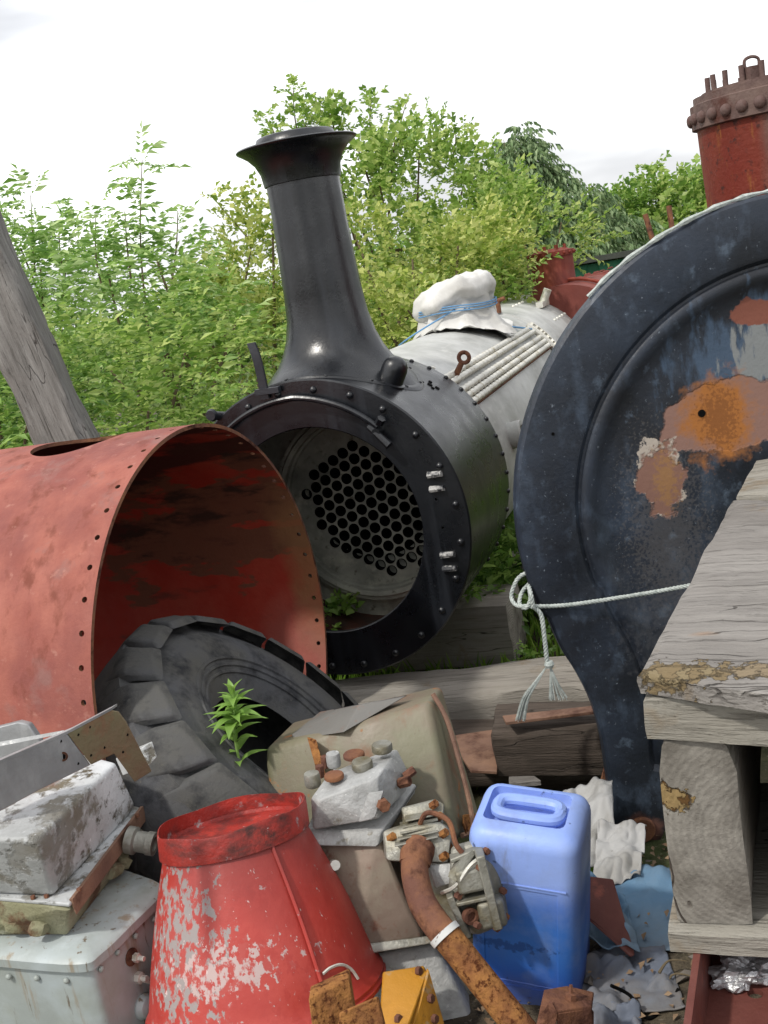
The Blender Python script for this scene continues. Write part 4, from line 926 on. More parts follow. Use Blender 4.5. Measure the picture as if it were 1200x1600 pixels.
# rim bead round the end face, cap and lid strip
b = B().tube(smoothpath([W(676, 1084, 2.92), W(700, 1130, 2.90), W(728, 1230, 2.84), W(738, 1292, 2.80), W(722, 1306, 2.76)], 5), .007, 6); part('end_seam', b, rust_plate, tk)
part('corner_rust_lug', B().hull([W(722, 1272, 2.78), W(748, 1270, 2.86), W(746, 1296, 2.82), (W(728, 1306, 2.76)), W(722, 1290, 2.80), W(742, 1280, 2.9)]), rust_orange, tk, bevel=.003)
b = B().hull([W(455, 1148, 3.02), W(560, 1102, 2.95), W(640, 1085, 2.98), W(500, 1112, 3.2), W(480, 1130, 3.25), W(545, 1138, 2.90), W(538, 1144, 2.89), W(460, 1156, 3.0)]); part('top_lid', b, MAT('grey_lid_paint', '6c6a66', .6, layers=(dict(col='7c5642', s=9, t=.6, w=.06),), bump=((30, .2),)), tk, bevel=.003)
b = B().hull([W(520, 1118, 3.02), W(558, 1104, 3.0), W(520, 1124, 3.0), W(560, 1110, 2.98)]+[W(522, 1108, 3.1), W(560, 1100, 3.08)]); part('lid_handle', b, black_iron, tk)
b = B().hull([W(480, 1152, 2.90), W(494, 1156, 2.89), W(510, 1214, 2.83), W(498, 1216, 2.83), W(484, 1152, 2.97), W(506, 1212, 2.92)]); part('clamp_strap', b, rust_orange, tk)


# ------------------------------------------------------------ small engine
en = root('small_engine', W(640, 1560, 2.75), 'small scrap engine with grey aluminium head, brown cowling and rusty exhaust elbow', 'engine')
def EP(name, pix, mat, r=.006, seg=3, label=None, extra=()):
    return part(name, rounded_hull([W(*q) for q in pix]+list(extra), r, seg), mat, en, label=label)
# head cover
EP('cylinder_head', [(488, 1298, 2.58), (592, 1280, 2.56), (636, 1236, 2.66), (485, 1247, 2.60), (513, 1209, 2.68), (586, 1180, 2.76), (621, 1170, 2.77), (640, 1209, 2.70), (590, 1214, 2.57), (498, 1250, 2.57), (600, 1200, 2.60), (560, 1190, 2.85)], alloy, .005, 3)
EP('head_boss', [(560, 1285, 2.56), (585, 1280, 2.55), (600, 1235, 2.55), (575, 1238, 2.56), (560, 1285, 2.62), (600, 1235, 2.62)], alloy, .004, 2)
EP('head_flange', [(478, 1296, 2.60), (484, 1322, 2.58), (595, 1300, 2.57), (590, 1324, 2.56), (652, 1225, 2.72), (648, 1240, 2.72), (520, 1200, 2.86)], alloy, .004)
EP('gasket_plate', [(588, 1325, 2.56), (600, 1310, 2.56), (655, 1222, 2.72), (648, 1236, 2.74), (592, 1318, 2.62), (640, 1250, 2.8)], MAT('grey_gasket', '5f605e', .7, bump=((40, .3),)), .002)
EP('engine_cowling', [(485, 1320, 2.62), (590, 1300, 2.58), (596, 1330, 2.57), (640, 1430, 2.54), (662, 1465, 2.54), (560, 1480, 2.52), (560, 1472, 2.9), (500, 1400, 2.60), (665, 1455, 2.85), (640, 1330, 2.9), (530, 1310, 2.9)], brown_cowl, .010, 4)
EP('base_flange', [(545, 1478, 2.52), (555, 1494, 2.51), (672, 1462, 2.52), (676, 1474, 2.51), (690, 1462, 2.9), (560, 1480, 2.9)], alloy_dirty, .003)
EP('crankcase', [(570, 1492, 2.56), (675, 1472, 2.56), (700, 1510, 2.54), (790, 1700, 2.50), (600, 1700, 2.5), (700, 1470, 2.85), (800, 1640, 2.75), (600, 1560, 2.6)], alloy, .012)
EP('sump', [(680, 1480, 2.60), (760, 1470, 2.66), (790, 1530, 2.64), (800, 1600, 2.62), (760, 1700, 2.6), (700, 1560, 2.58), (770, 1480, 2.9), (800, 1620, 2.85)], alloy_dirty, .01)
# bolts and caps on the head
def capnut(px, py, d, r, h, mat, name, hexy=False, n=None, tl=None):
    p = W(px, py, d); n = n or (UP*.93-FW*.2-RT*.12).normalized()
    b = B(align(p-n*h*.5, n)); 
    if hexy: b.lathe([(r, 0), (r, h*.9), (r*.9, h)], 6, cap0=True, cap1=True)
    else: b.lathe([(r*.9, 0), (r, h*.15), (r, h*.8), (r*.92, h), (r*.5, h*1.02)], 20, cap0=True, cap1=True)
    return part(name, b, mat, en, smooth=40, label=tl)
capnut(597, 1168, 2.70, .026, .020, alloy_dirty, 'filler_plug'); capnut(566, 1195, 2.64, .026, .022, alloy_dirty, 'filler_plug')
capnut(522, 1213, 2.62, .024, .012, rust, 'rusty_washer'); capnut(553, 1180, 2.70, .027, .012, rust, 'rusty_washer')
capnut(521, 1187, 2.72, .018, .035, alloy, 'stud_nut'); capnut(488, 1218, 2.66, .020, .034, alloy_dirty, 'stud_nut')
capnut(500, 1205, 2.74, .012, .03, rust, 'head_bolt', True); capnut(508, 1190, 2.78, .012, .03, rust, 'head_bolt', True)
capnut(599, 1258, 2.55, .016, .024, rust, 'head_bolt', True, (-FW+RT*.3).normalized()); capnut(632, 1222, 2.63, .013, .03, rust, 'head_bolt', True, (RT*.8+UP*.3-FW*.4).normalized())
capnut(640, 1208, 2.66, .011, .03, rust, 'head_bolt', True, (RT*.8+UP*.6).normalized())
# exhaust ports and elbow
EP('exhaust_port', [(598, 1298, 2.50), (604, 1345, 2.47), (700, 1348, 2.45), (706, 1300, 2.47), (688, 1284, 2.48), (620, 1290, 2.52), (700, 1350, 2.62), (600, 1340, 2.62), (700, 1290, 2.62)], alloy_dirty, .005, 2)
EP('exhaust_port', [(626, 1262, 2.56), (634, 1298, 2.54), (692, 1290, 2.52), (694, 1256, 2.54), (680, 1248, 2.55), (640, 1262, 2.75), (694, 1262, 2.75), (690, 1295, 2.7)], alloy_dirty, .005, 2)
EP('engine_block', [(640, 1270, 2.72), (700, 1300, 2.60), (716, 1345, 2.58), (722, 1475, 2.56), (640, 1465, 2.60), (650, 1330, 2.62), (650, 1280, 2.95), (720, 1320, 2.9), (722, 1470, 2.9)], alloy_dirty, .006)
for (x, y, d) in ((678, 1257, 2.535), (694, 1302, 2.465), (686, 1276, 2.52), (694, 1338, 2.45), (612, 1308, 2.49)): capnut(x, y, d, .010, .018, rust_orange, 'port_nut', True, (RT*.5-FW*.6+UP*.5).normalized())
pp_ = [(655, 1322, 2.49), (648, 1345, 2.45), (650, 1375, 2.40), (660, 1410, 2.36), (680, 1442, 2.31), (700, 1466, 2.27)]
path = smoothpath([W(*q) for q in pp_], 6)
b = B().tube(path, [.033-.0007*min(3, i) for i in range(len(path))], 20); part('exhaust_elbow', b, rust, en, smooth=60)
b = B().tube([W(658, 1322, 2.48), W(650, 1338, 2.455), W(648, 1350, 2.445)], [.035, .038, .035], 20); part('elbow_socket', b, rust, en)
dirp = (W(800, 1590, 2.20)-W(694, 1458, 2.28)).normalized()
p0 = W(692, 1456, 2.285)
b = B().tube([p0, p0+dirp*.014], .0355, 20); part('white_gasket_ring', b, MAT('white_gasket', 'c5c6c4', .6), en)
EP('carburettor_body', [(668, 1352, 2.46), (704, 1348, 2.45), (712, 1378, 2.43), (680, 1388, 2.44), (668, 1352, 2.55), (712, 1378, 2.55), (704, 1348, 2.56)], alloy, .004, 2)
part('throttle_rod', B().tube(smoothpath([W(690, 1395, 2.42), W(712, 1384, 2.38), W(735, 1352, 2.37), (W(756, 1338, 2.39))], 5), .0045, 6), bright_steel, en)
part('oil_line', B().tube(smoothpath([W(655, 1290, 2.50), W(668, 1270, 2.46), W(700, 1282, 2.44), W(712, 1318, 2.42), W(722, 1332, 2.42)], 6), .006, 8), rust, en)
# gearbox casting on the right of the engine
def obox(name, cx, cy, d, w_, h_, dep, rot, mat, bv=.004, seg=2):
    a = radians(rot); ex = RT*cos(a)+UP*sin(a); ez = UP*cos(a)-RT*sin(a)
    c = W(cx, cy, d); M_ = Matrix.Translation(c) @ Matrix((ex, FW, ez)).transposed().to_4x4()
    return part(name, B(M_).box((0, 0, 0), (w_, dep, h_)), mat, en, bevel=bv, seg=seg)
EP('gearcase', [(705, 1322, 2.44), (748, 1310, 2.44), (768, 1322, 2.42), (790, 1400, 2.42), (796, 1440, 2.42), (745, 1462, 2.40), (700, 1400, 2.42), (705, 1322, 2.56), (768, 1322, 2.56), (796, 1440, 2.56), (730, 1460, 2.56)], alloy_dirty, .009, 3)
obox('gearcase_flange', 762, 1385, 2.395, .020, .165, .09, 14, alloy_dirty, .003)
obox('gearcase_cover', 734, 1372, 2.395, .062, .052, .05, 12, alloy_dirty, .008, 3)
obox('gearcase_cover', 768, 1424, 2.390, .060, .062, .05, 12, alloy_dirty, .010, 3)
obox('gearcase_rib', 726, 1333, 2.425, .070, .010, .04, 22, alloy_dirty, .003)
obox('gearcase_rib', 742, 1402, 2.39, .085, .008, .05, 12, alloy_dirty, .002)
obox('mounting_bracket', 716, 1428, 2.40, .016, .10, .05, 24, alloy_dirty, .003)
part('gearcase_bore', B(align(W(736, 1432, 2.375), -FW+RT*.5)).lathe([(.001, -.004), (.010, -.004), (.011, .004), (.018, .004), (.018, -.01)], 18), rust, en)
for k in range(5): obox('cooling_fin', 650+k*2, 1306-k*9, 2.50+k*.012, .10-.006*k, .003, .09, 12, alloy_dirty, .001)
for (x, y, d) in ((760, 1330, 2.40), (786, 1392, 2.40), (750, 1356, 2.37), (790, 1432, 2.39), (722, 1392, 2.38), (716, 1400, 2.38), (712, 1452, 2.37), (746, 1446, 2.365), (776, 1450, 2.37)): capnut(x, y, d, .008, .013, rust, 'case_bolt', True, (RT*.5-FW*.8).normalized())
b = B().hull([W(700, 1370, 2.38), W(712, 1378, 2.37), W(742, 1335, 2.40), W(738, 1328, 2.4), W(708, 1350, 2.42), W(702, 1362, 2.38)]); part('bent_tab', b, alloy_dirty, en)
b = B().hull([W(696, 1312, 2.52), W(702, 1310, 2.52), W(722, 1352, 2.50), W(718, 1356, 2.5), W(700, 1314, 2.55), W(720, 1356, 2.53)]); part('thin_strip', b, rust_orange, en)
b = B().cyl(W(518, 1350, 2.62), W(524, 1352, 2.54), .012, seg=10); part('side_stud', b, bright_steel, en)
pp = root('rusty_exhaust_pipe', p0+dirp*.02, 'long straight pitted orange rust exhaust pipe running down from the elbow to the right', 'pipe')
b = B().tube([p0+dirp*.0125, p0+dirp*.2, p0+dirp*.58], [.0318, .031, .031], 24); part('pipe_tube', b, rust_orange, pp)
b = B().cyl(p0+dirp*.34+RT*.04-FW*.02, p0+dirp*.34+RT*.05-FW*.03, .008, seg=6); part('pipe_stud', b, bright_steel, pp)

# ------------------------------------------------------------ left castings
zc = Z(60, 1312, .70).z
cab_z = .34
cbx = root('steel_cabinet', Z(130, 1505, cab_z)-Vector((0, 0, cab_z)), 'pale blue grey steel cabinet with riveted lid edge and rust streaks, bottom left', 'cabinet')
cA = Z(-160, 1485, cab_z); cB = Z(118, 1505, cab_z); cB2 = Z(160, 1486, cab_z); cC = Z(262, 1388, cab_z); 
inw = Vector((-.25, .55, 0))
def drop(p, z): return Vector((p.x, p.y, z))
nrm1 = (cB-cA).cross(Vector((0, 0, 1))).normalized(); nrm2 = (cC-cB2).cross(Vector((0, 0, 1))).normalized()
ins = .012
low = [cA, cB, cB2, cC]; cen = Vector((sum(p.x for p in low)/4-.1, sum(p.y for p in low)/4+.35, 0))
back = [cC+Vector((-.42, .36, 0)), cA+Vector((-.1, .5, 0))]
outl = smoothpath([cA, cA.lerp(cB, .5), cB, cB2, cB2.lerp(cC, .5), cC], 5)+back
shr = [p+(Vector((cen.x, cen.y, p.z))-p).normalized()*.014 for p in outl]
b = B(); 
b.prism([drop(p, 0.0) for p in shr], (0, 0, cab_z-.02)); part('cabinet_body', b, cabinet_paint, cbx, smooth=40)
b = B(); n_ = len(outl)
lv = [([drop(p, cab_z-.028) for p in shr]), [drop(p, cab_z-.024) for p in outl], [drop(p, cab_z-.004) for p in outl], [drop(p+(cen-p)*.02, cab_z+.004) for p in outl], [drop(p+(Vector((cen.x, cen.y, 0))-drop(p, 0))*.12, cab_z+.016) for p in outl]]
vs = [v for r_ in lv for v in r_]; b.add(vs, [(j*n_+i, j*n_+(i+1) % n_, (j+1)*n_+(i+1) % n_, (j+1)*n_+i) for j in range(4) for i in range(n_)]+[tuple(range(4*n_, 5*n_))])
part('cabinet_lid', b, cabinet_paint, cbx, smooth=40)
rc = rivet_mesh('rivet', cabinet_paint, .0075, 1.)
def face_hit(px, py, p_on, nrm): v = ray(px, py); t = (p_on-CP).dot(nrm)/v.dot(nrm); return CP+v*t
for (x, y, w_) in ((14, 1526, 0), (58, 1528, 0), (104, 1532, 0), (158, 1514, 1), (184, 1488, 1), (212, 1462, 1), (241, 1436, 1)):
    nn_ = nrm1 if w_ == 0 else nrm2; p = face_hit(x, y, (cA if w_ == 0 else cC)-nn_*.007*(1 if nn_.y < 0 else -1), nn_)
    if nn_.y > 0: nn_ = -nn_
    inst('rivet', rc, cbx, align(p-Vector(cbx.location), nn_))
nf = nrm2 if nrm2.y < 0 else -nrm2
pf = cC-nf*.012
for (x, y, r_, L_) in ((203, 1498, .021, .006), (205, 1497, .009, .03), (224, 1497, .006, .012)):
    pass
def studset(x, y, z1):
    p = face_hit(x, y, pf, nf); b = B(align(p, nf)); b.lathe([(.020, 0), (.021, .004), (.014, .010), (.008, .012), (.008, .02)], 16, cap1=True)
    part('latch_boss', b, rust, cbx)
    b = B(align(p+nf*.012, nf)); b.lathe([(.011, 0), (.011, .012), (.006, .013), (.006, .028)], 6, cap1=True, cap0=True); part('latch_nut', b, bright_steel, cbx)
studset(204, 1495, 0)
p = face_hit(214, 1527, pf, nf); b = B(align(p, nf)).lathe([(.014, 0), (.014, .014), (.008, .016), (.008, .03)], 6, cap0=True, cap1=True); part('latch_nut', b, bright_steel, cbx)
p = face_hit(222, 1572, pf, nf); b = B(align(p, nf)).lathe([(.028, 0), (.03, .006), (.024, .02), (.012, .026), (.001, .027)], 20); part('round_cover', b, cabinet_paint, cbx)
b = B().tube([face_hit(214, 1528, pf, nf)+nf*.02, face_hit(240, 1536, pf, nf)+nf*.02], .007, 8); part('latch_rod', b, bright_steel, cbx)

# casting on the cabinet: crusted base and flaking white cover
cs = root('engine_cover_casting', Z(100, 1440, cab_z+.02), 'flaking white painted casting with rusty flange and crusted green base on the blue grey cabinet', 'casting')
z0, z1_ = cab_z+.018, cab_z+.095
fA, fB, fC = Z(-60, 1398, z1_+.03), Z(108, 1412, z1_+.03), Z(222, 1262, z1_+.03)
bB = Z(105, 1462, z0); bC = Z(205, 1335, z0); bA = Z(-60, 1462, z0)
bkk = Vector((-.30, .26, 0))
part('crusted_base', rounded_hull([bA, bB, bC, fA-Vector((0, 0, .008)), fB-Vector((0, 0, .008)), fC-Vector((0, 0, .008)), bA+bkk, bC+bkk, fA+bkk, fC+bkk], .008), mossy_iron, cs)
for (x, y, s_) in ((25, 1440, .03), (170, 1360, .028), (190, 1345, .025), (60, 1450, .022), (195, 1318, .03), (225, 1300, .026)):
    p = Z(x, y, z0+.035); part('crust_lump', blob(p, s_, x, .4, 2, (1.1, .8, .8)), mossy_iron, cs)
part('flange_rim', rounded_hull([fA, fB, fC, fA-Vector((0, 0, .01)), fB-Vector((0, 0, .01)), fC-Vector((0, 0, .01)), fA+bkk, fC+bkk], .004), flaked_white, cs)
ang = (fC-fB).normalized(); fl_n = ang.cross(Vector((0, 0, 1))); fl_n = fl_n if fl_n.y < 0 else -fl_n
part('rusty_angle_strip', B().hull([fB+fl_n*.004+ang*.01+Vector((0, 0, z)) for z in (-.035, .004)]+[fC+fl_n*.004+Vector((0, 0, z)) for z in (-.035, .004)]+[fB-fl_n*.004+ang*.01+Vector((0, 0, .004)), fC-fl_n*.004+Vector((0, 0, .004))]), rust_plate, cs)
zt_ = z1_+.20
tA, tB, tC = Z(-60, 1310, zt_), Z(58, 1312, zt_-.0), Z(182, 1190, zt_)
lA, lB, lC = Z(-60, 1396, z1_+.03), Z(84, 1402, z1_+.03), Z(215, 1262, z1_+.03)
bk2 = Vector((-.16, .14, 0))
part('white_cover', rounded_hull([tA, tB, tC, lA, lB, lC, tA+bk2, tC+bk2, tB+bk2*.3, lA+bkk, lC+bkk], .014, 4), flaked_white, cs)
for (x, y) in ((52, 1404), (73, 1402), (124, 1392), (215, 1276)):
    inst('flange_bolt', mesh_of(HEX(.006, .007), 'flange_bolt', rust), cs, Matrix.Translation(Z(x, y, z1_+.031)-Vector(cs.location)))
p = W(200, 1312, (Z(200, 1312, z0+.09)-CP).dot(FW)); n = (RT*.9-FW*.15-UP*.1).normalized()
b = B(align(p, n)).lathe([(.034, 0), (.034, .02), (.026, .024), (.026, .05), (.029, .052), (.029, .07), (.018, .07), (.017, .03), (.001, .03)], 20); part('pipe_stub', b, alloy_dirty, cs)
# alloy lintel bar with rusty end, and what lies beneath it
dl = 2.02
lp = root('alloy_channel_bar', W(60, 1250, dl), 'grey aluminium channel bar with a rusty notched end plate lying on the white casting', 'metal bar')
far, near = 2.34, 1.98
def LP(x, y, dd=0): return W(x, y, near+(far-near)*(x+40)/280+dd)
def platey(name, pts, mat, th=.008, bev=.0015):
    b = B(); b.prism([LP(*q) for q in pts], FW*th); return part(name, b, mat, lp, bevel=bev, smooth=30)
platey('alloy_web', [(-60, 1218), (104, 1147), (140, 1196), (60, 1235), (-60, 1300)], MAT('brushed_grey_alloy', '8d8e8f', .5, metal=.4, layers=(dict(col='a6a7a8', s=4, st=(4, 1, 1), t=.55, w=.1), dict(col='5c5b57', s=30, t=.7, w=.03)), bump=((60, .15),)))
platey('rusty_end_plate', [(104.5, 1146), (172, 1110), (184, 1112), (196, 1128), (236, 1206), (210, 1222), (178, 1178), (142, 1195)], MAT('brown_green_rust_plate', '6d5540', .75, layers=(dict(col='6f6a4e', s=6, t=.52, w=.12), dict(col='7c4a33', s=9, t=.57, w=.08)), bump=((50, .4),)))
b = B(); b.prism([LP(-60, 1214, -.001), LP(104, 1143, -.001), LP(174, 1106, -.001), LP(174, 1110, -.001), LP(104, 1147.5, -.001), LP(-60, 1219, -.001)], FW*.05)
part('top_flange', b, bpy.data.materials['brushed_grey_alloy'], lp)
for (x, y, r) in ((99, 1182, .009),): 
    p = LP(x, y, -.001); b = B(align(p, -FW)).lathe([(.005, -.002), (.0055, .002), (.0095, .002), (.0095, 0)], 16); part('ring_washer', b, rust, lp)
    part('bolt_hole', B(align(p+FW*.0005, -FW)).lathe([(.0001, 0.0012), (.005, .0012)], 12), soot, lp)
for (x, y) in ((140, 1136), (122, 1148), (163, 1168), (199, 1148), (192, 1175), (142, 1180), (95, 1158), (122, 1193)): part('screw_hole', B().cyl(LP(x, y, .001), LP(x, y, -.0015), .0028, seg=8), soot, lp)
bb_ = root('alloy_offcut', W(0, 1180, 2.4), 'short grey alloy offcut behind the channel bar at the left edge', 'metal offcut')
b = B(); b.prism([W(-60, 1150, 2.42), W(28, 1128, 2.42), W(44, 1132, 2.42), (W(62, 1158, 2.42)), W(60, 1230, 2.42), W(-60, 1250, 2.42)], FW*.03); part('offcut_plate', b, bpy.data.materials['brushed_grey_alloy'], bb_, bevel=.003)
b = B(); b.hull([W(-60, 1178, 2.30), W(100, 1146, 2.36), W(-60, 1162+8, 2.31), W(100, 1141, 2.37), W(-60, 1176, 2.34), W(100, 1144, 2.41)]); part('offcut_lip', b, alloy, bb_)
sq = root('white_square_bar', W(220, 1180, 2.5), 'end of a white painted square bar poking out past the rusty end plate', 'metal bar')
b = B(); q = [W(222, 1168, 2.46), W(238, 1158, 2.47), W(246, 1182, 2.47), W(234, 1196, 2.46)]; b.prism(q, (W(190, 1192, 2.56)-W(232, 1175, 2.465))); part('bar_tube', b, flaked_white, sq, bevel=.002)

# ------------------------------------------------------------ low timbers, plates and sheets in the middle
MB_ = (tar_brown, tar_brown_e)
def flat(name, pix, z, th, mat, label, cat):
    p = [Z(x, y, z) for x, y in pix]; b = B().prism(p, (0, 0, -th)); c = sum(p, Vector())/len(p); return solo(name, b, mat, c, label, cat, bevel=.002)
a0, a1 = W(775, 1155, 3.75), W(1010, 1148, 3.62)
wood_beam('timber_baulk', a0, a1+(a1-a0)*.3, .2, .185, MB_, 'short blackish brown sleeper end behind the navy plate foot', None, seed=33, up=(.0, -.12, 1))
zz = terrain(.2, 3.9)+.03
flat('rusty_plate', [(700, 1150), (782, 1138), (776, 1205), (735, 1203)], a0.z-.055, .012, rust_plate, 'flat sheet of brown rusty steel beside the short dark sleeper', 'steel plate')
flat('thin_board', [(785, 1118), (930, 1102), (955, 1108), (790, 1128)], a0.z+.125, .012, rust_plate, 'thin brown board lying behind the short dark sleeper', 'board')
wood_beam('timber_baulk', W(520, 1150, 4.15)+Vector((0, 0, -.08)), W(960, 1175, 4.05)+Vector((0, 0, -.0)), .3, .16, MB_, 'lowest dark sleeper in the shade under the boiler timbers', g_, seed=37)
flat('pale_batten', [(795, 1212), (835, 1212), (845, 1219), (795, 1224)], a0.z-.1, .02, tar_top, 'pale batten end under the short dark sleeper', 'board')
def cloth(name, quad, amp, mat, label, cat, fold=6, seed=0, nu=44, nv=36, th=None, edge=.0):
    q = [Vector(p) for p in quad]; b = B()
    def fn(u, v):
        eu = u+.02*noise.noise(Vector((v*6, seed, 1))); ev = v+.03*noise.noise(Vector((u*6, seed, 2)))
        p = (q[0]*(1-eu)+q[1]*eu)*(1-ev)+(q[3]*(1-eu)+q[2]*eu)*ev
        n_ = noise.noise(Vector((u*fold*.5+v*2, v*fold*.7-u, seed)))+.5*abs(noise.noise(Vector((u*fold, v*fold*1.4, seed+4))))
        p = p+Vector((0, 0, 1))*amp*n_; g = TZ(p.x, p.y)+.006
        if p.z < g: p.z = g+abs(p.z-g)*.15
        return p
    b.grid(fn, nu, nv); c = sum(q, Vector())/4
    o = solo(name, b, mat, c, label, cat, smooth=80)
    s_ = o.modifiers.new('thickness', 'SOLIDIFY'); s_.thickness = .003; return o
cloth('white_sheet', [W(860, 1340, 3.0), W(965, 1345, 3.02), W(955, 1205, 3.42), W(860, 1255, 3.4)], .05, sheet_white, 'crumpled dirty white sheet behind the blue jerrycan', 'plastic sheet', 5, 1)
cloth('white_sheet', [W(925, 1385, 2.9), W(1000, 1370, 2.9), W(1010, 1290, 3.1), W(935, 1290, 3.1)], .03, sheet_white, 'small torn pale sheet under the foot of the navy plate', 'plastic sheet', 5, 2)
cloth('tarpaulin', [W(955, 1500, 2.62), W(1085, 1500, 2.62), W(1045, 1352, 2.95), W(960, 1352, 2.98)], .025, tarp_blue, 'light blue tarpaulin scrap below the upright timber baulk', 'tarpaulin', 3, 3)
cloth('tarpaulin', [W(880, 1470, 2.62), W(1000, 1480, 2.56), W(975, 1400, 2.8), W(880, 1340, 2.9)], .05, tarp_blue, 'folded blue tarpaulin piece tucked behind the jerrycan', 'tarpaulin', 5, 6)
cloth('tarpaulin', [W(880, 1600, 2.42), W(1075, 1600, 2.42), W(1040, 1490, 2.62), W(890, 1485, 2.64)], .06, tarp_grey, 'muddy grey blue tarpaulin spread on the ground before the stack', 'tarpaulin', 6, 9)
cloth('tarpaulin', [W(860, 1660, 2.32), W(1010, 1670, 2.30), W(1000, 1570, 2.42), W(890, 1560, 2.45)], .05, tarp_grey, 'lowest dark blue tarpaulin fold at the bottom edge', 'tarpaulin', 6, 12)
b = B().hull([W(895, 1366, 2.70), W(958, 1374, 2.70), W(992, 1492, 2.56), W(985, 1496, 2.56), W(900, 1420, 2.62), W(895, 1366, 2.74), W(958, 1374, 2.74), W(992, 1492, 2.6)])
solo('brown_board', b, channel_red, W(940, 1430, 2.8), 'maroon brown board wedged between the blue tarpaulins', 'board', bevel=.003)
# rusty angle bracket lower middle
rb = root('rusty_bracket', W(880, 1640, 2.2), 'brown rusted angle bracket with a flat top at the bottom edge, right of the pipe', 'bracket')
for nm, px in (('bracket_flange', [(850, 1546, 2.24), (885, 1540, 2.3), (928, 1550, 2.3), (925, 1572, 2.22), (868, 1580, 2.18), (838, 1600, 2.16)]), ):
    part(nm, B().hull([W(*q) for q in px]+[W(*q)-UP*.008 for q in px]), rust, rb, bevel=.002)
part('bracket_web', B().hull([W(872, 1583, 2.18), W(925, 1576, 2.22), W(928, 1680, 2.25), W(860, 1690, 2.2), W(876, 1590, 2.24), W(928, 1580, 2.27)]), rust, rb, bevel=.002)
part('bracket_arm', B().hull([W(838, 1600, 2.16), W(860, 1560, 2.2), W(872, 1582, 2.18), W(850, 1690, 2.14), W(820, 1690, 2.14), W(850, 1690, 2.2)]), rust, rb, bevel=.002)
b = B(align(W(892, 1562, 2.23), UP)).lathe([(.012, 0), (.012, .012), (.005, .014), (.004, .03)], 6, cap0=True, cap1=True); part('bracket_bolt', b, rust, rb)

# ------------------------------------------------------------ old leaning post
pb0, pt0 = W(138, 760, 5.0), W(-92, 250, 5.0)
axp = (pb0-pt0).normalized(); ext = pb0+axp*((pb0.z-terrain(pb0.x, pb0.y)+.1)/max(.1, -axp.z))
wood_beam('leaning_post', ext, pt0, .235, .235, (tar_post, tar_post_e), 'thick furrowed grey timber post leaning left behind the red shell', None, up=(0, -1, 0), seed=44, wear=.022, nseg=90, cat='post')

# ------------------------------------------------------------ far red locomotive boiler, shed, posts
fb = W(915, 562, 8.6); far = root('far_red_boiler', fb, 'distant red oxide boiler drum with rivet rows and a small riveted dome', 'boiler', rz=radians(-30))
FRR = .62
part('far_barrel', B().lathe([(.1, -.4), (FRR, -.4), (FRR, .5), (FRR+.012, .505), (FRR+.012, .62), (FRR, .625), (FRR, 2.6), (.1, 2.6)], 64, RX), far_red, far, world=False)
fr4 = rivet_mesh('rivet', far_red, .018, .9)
for yy in (.53, .6, 1.2, 1.26, 1.9):
    for k in range(22): a = radians(20+k*7); p = Vector(((FRR+.012)*cos(a), yy, (FRR+.012)*sin(a))); inst('rivet', fr4, far, align(p, (p.x, 0, p.z)))
b = B(); b.tube([Vector(((FRR+.02)*cos(radians(a)), -.12-.1*sin(radians(a*2)), (FRR+.02)*sin(radians(a)))) for a in range(60, 130, 5)], .015, 6); part('barrel_strap', b, far_dome, far, world=False)
dd = far.matrix_basis.inverted() @ Vector((0, 0, 0)); 
dw = W(872, 480, 8.55); dl_ = Matrix.Rotation(radians(30), 3, 'Z') @ (dw-fb)
hz_ = W(862, 393, 8.55).z-fb.z
b = B().lathe([(.22, FRR-.10), (.19, FRR-.04), (.165, FRR-.0), (.165, hz_-.04), (.18, hz_-.038), (.18, hz_+.0), (.14, hz_+.005), (.12, hz_+.02), (.001, hz_+.02)], 36, Matrix.Translation((dl_.x, dl_.y, 0)))
fdm = part('far_dome', b, far_dome, far, world=False)
fr5 = rivet_mesh('rivet', far_dome, .014, .9)
for k in range(20): a = 2*pi*k/20; inst('rivet', fr5, far, align((dl_.x+.18*cos(a), dl_.y+.18*sin(a), hz_-.02), (cos(a), sin(a), 0)))
for k in range(8): a = 2*pi*k/8; inst('stud', mesh_of(B().cyl((0, 0, 0), (0, 0, .035), .01, seg=6), 'stud', far_dome), far, Matrix.Translation((dl_.x+.12*cos(a), dl_.y+.12*sin(a), hz_+.01)))
part('barrel_cradle', B().box((0, .3, -FRR-.15), (.9, .3, .5)).box((0, 1.9, -FRR-.15), (.9, .3, .5)), tar_brown, far, world=False)
# shed
s0, s1 = W(885, 416, 12.5), W(1120, 378, 12.0)
shed = root('green_shed', Vector((s0.x, s0.y, terrain(0, 12))), 'long green corrugated shed with dark roof edge beyond the navy plate', 'shed')
b = B(); dirs = (s1-s0); dirs.z = 0; Ls = dirs.length; dn = dirs.normalized(); nb = int(Ls/.09); wallp = []
per = Vector((-dn.y, dn.x, 0)); per = per if per.y > 0 else -per
for i in range(nb*4+1):
    s_ = i/(nb*4)*Ls; off = .03*(1 if (i % 16) < 10 else 0); wallp.append(s0+dn*s_-per*off)
vs = [drop(p, -.3) for p in wallp]+[drop(p, s0.z-.02) for p in wallp]; m_ = len(wallp)
b.add(vs, [(i, i+1, m_+i+1, m_+i) for i in range(m_-1)]); 
b.add([drop(s0, -.3), drop(s0+per*3, -.3), drop(s0+per*3, s0.z-.02), drop(s0, s0.z-.02)], [(0, 1, 2, 3)])
part('shed_wall', b, green_paint, shed, smooth=20)
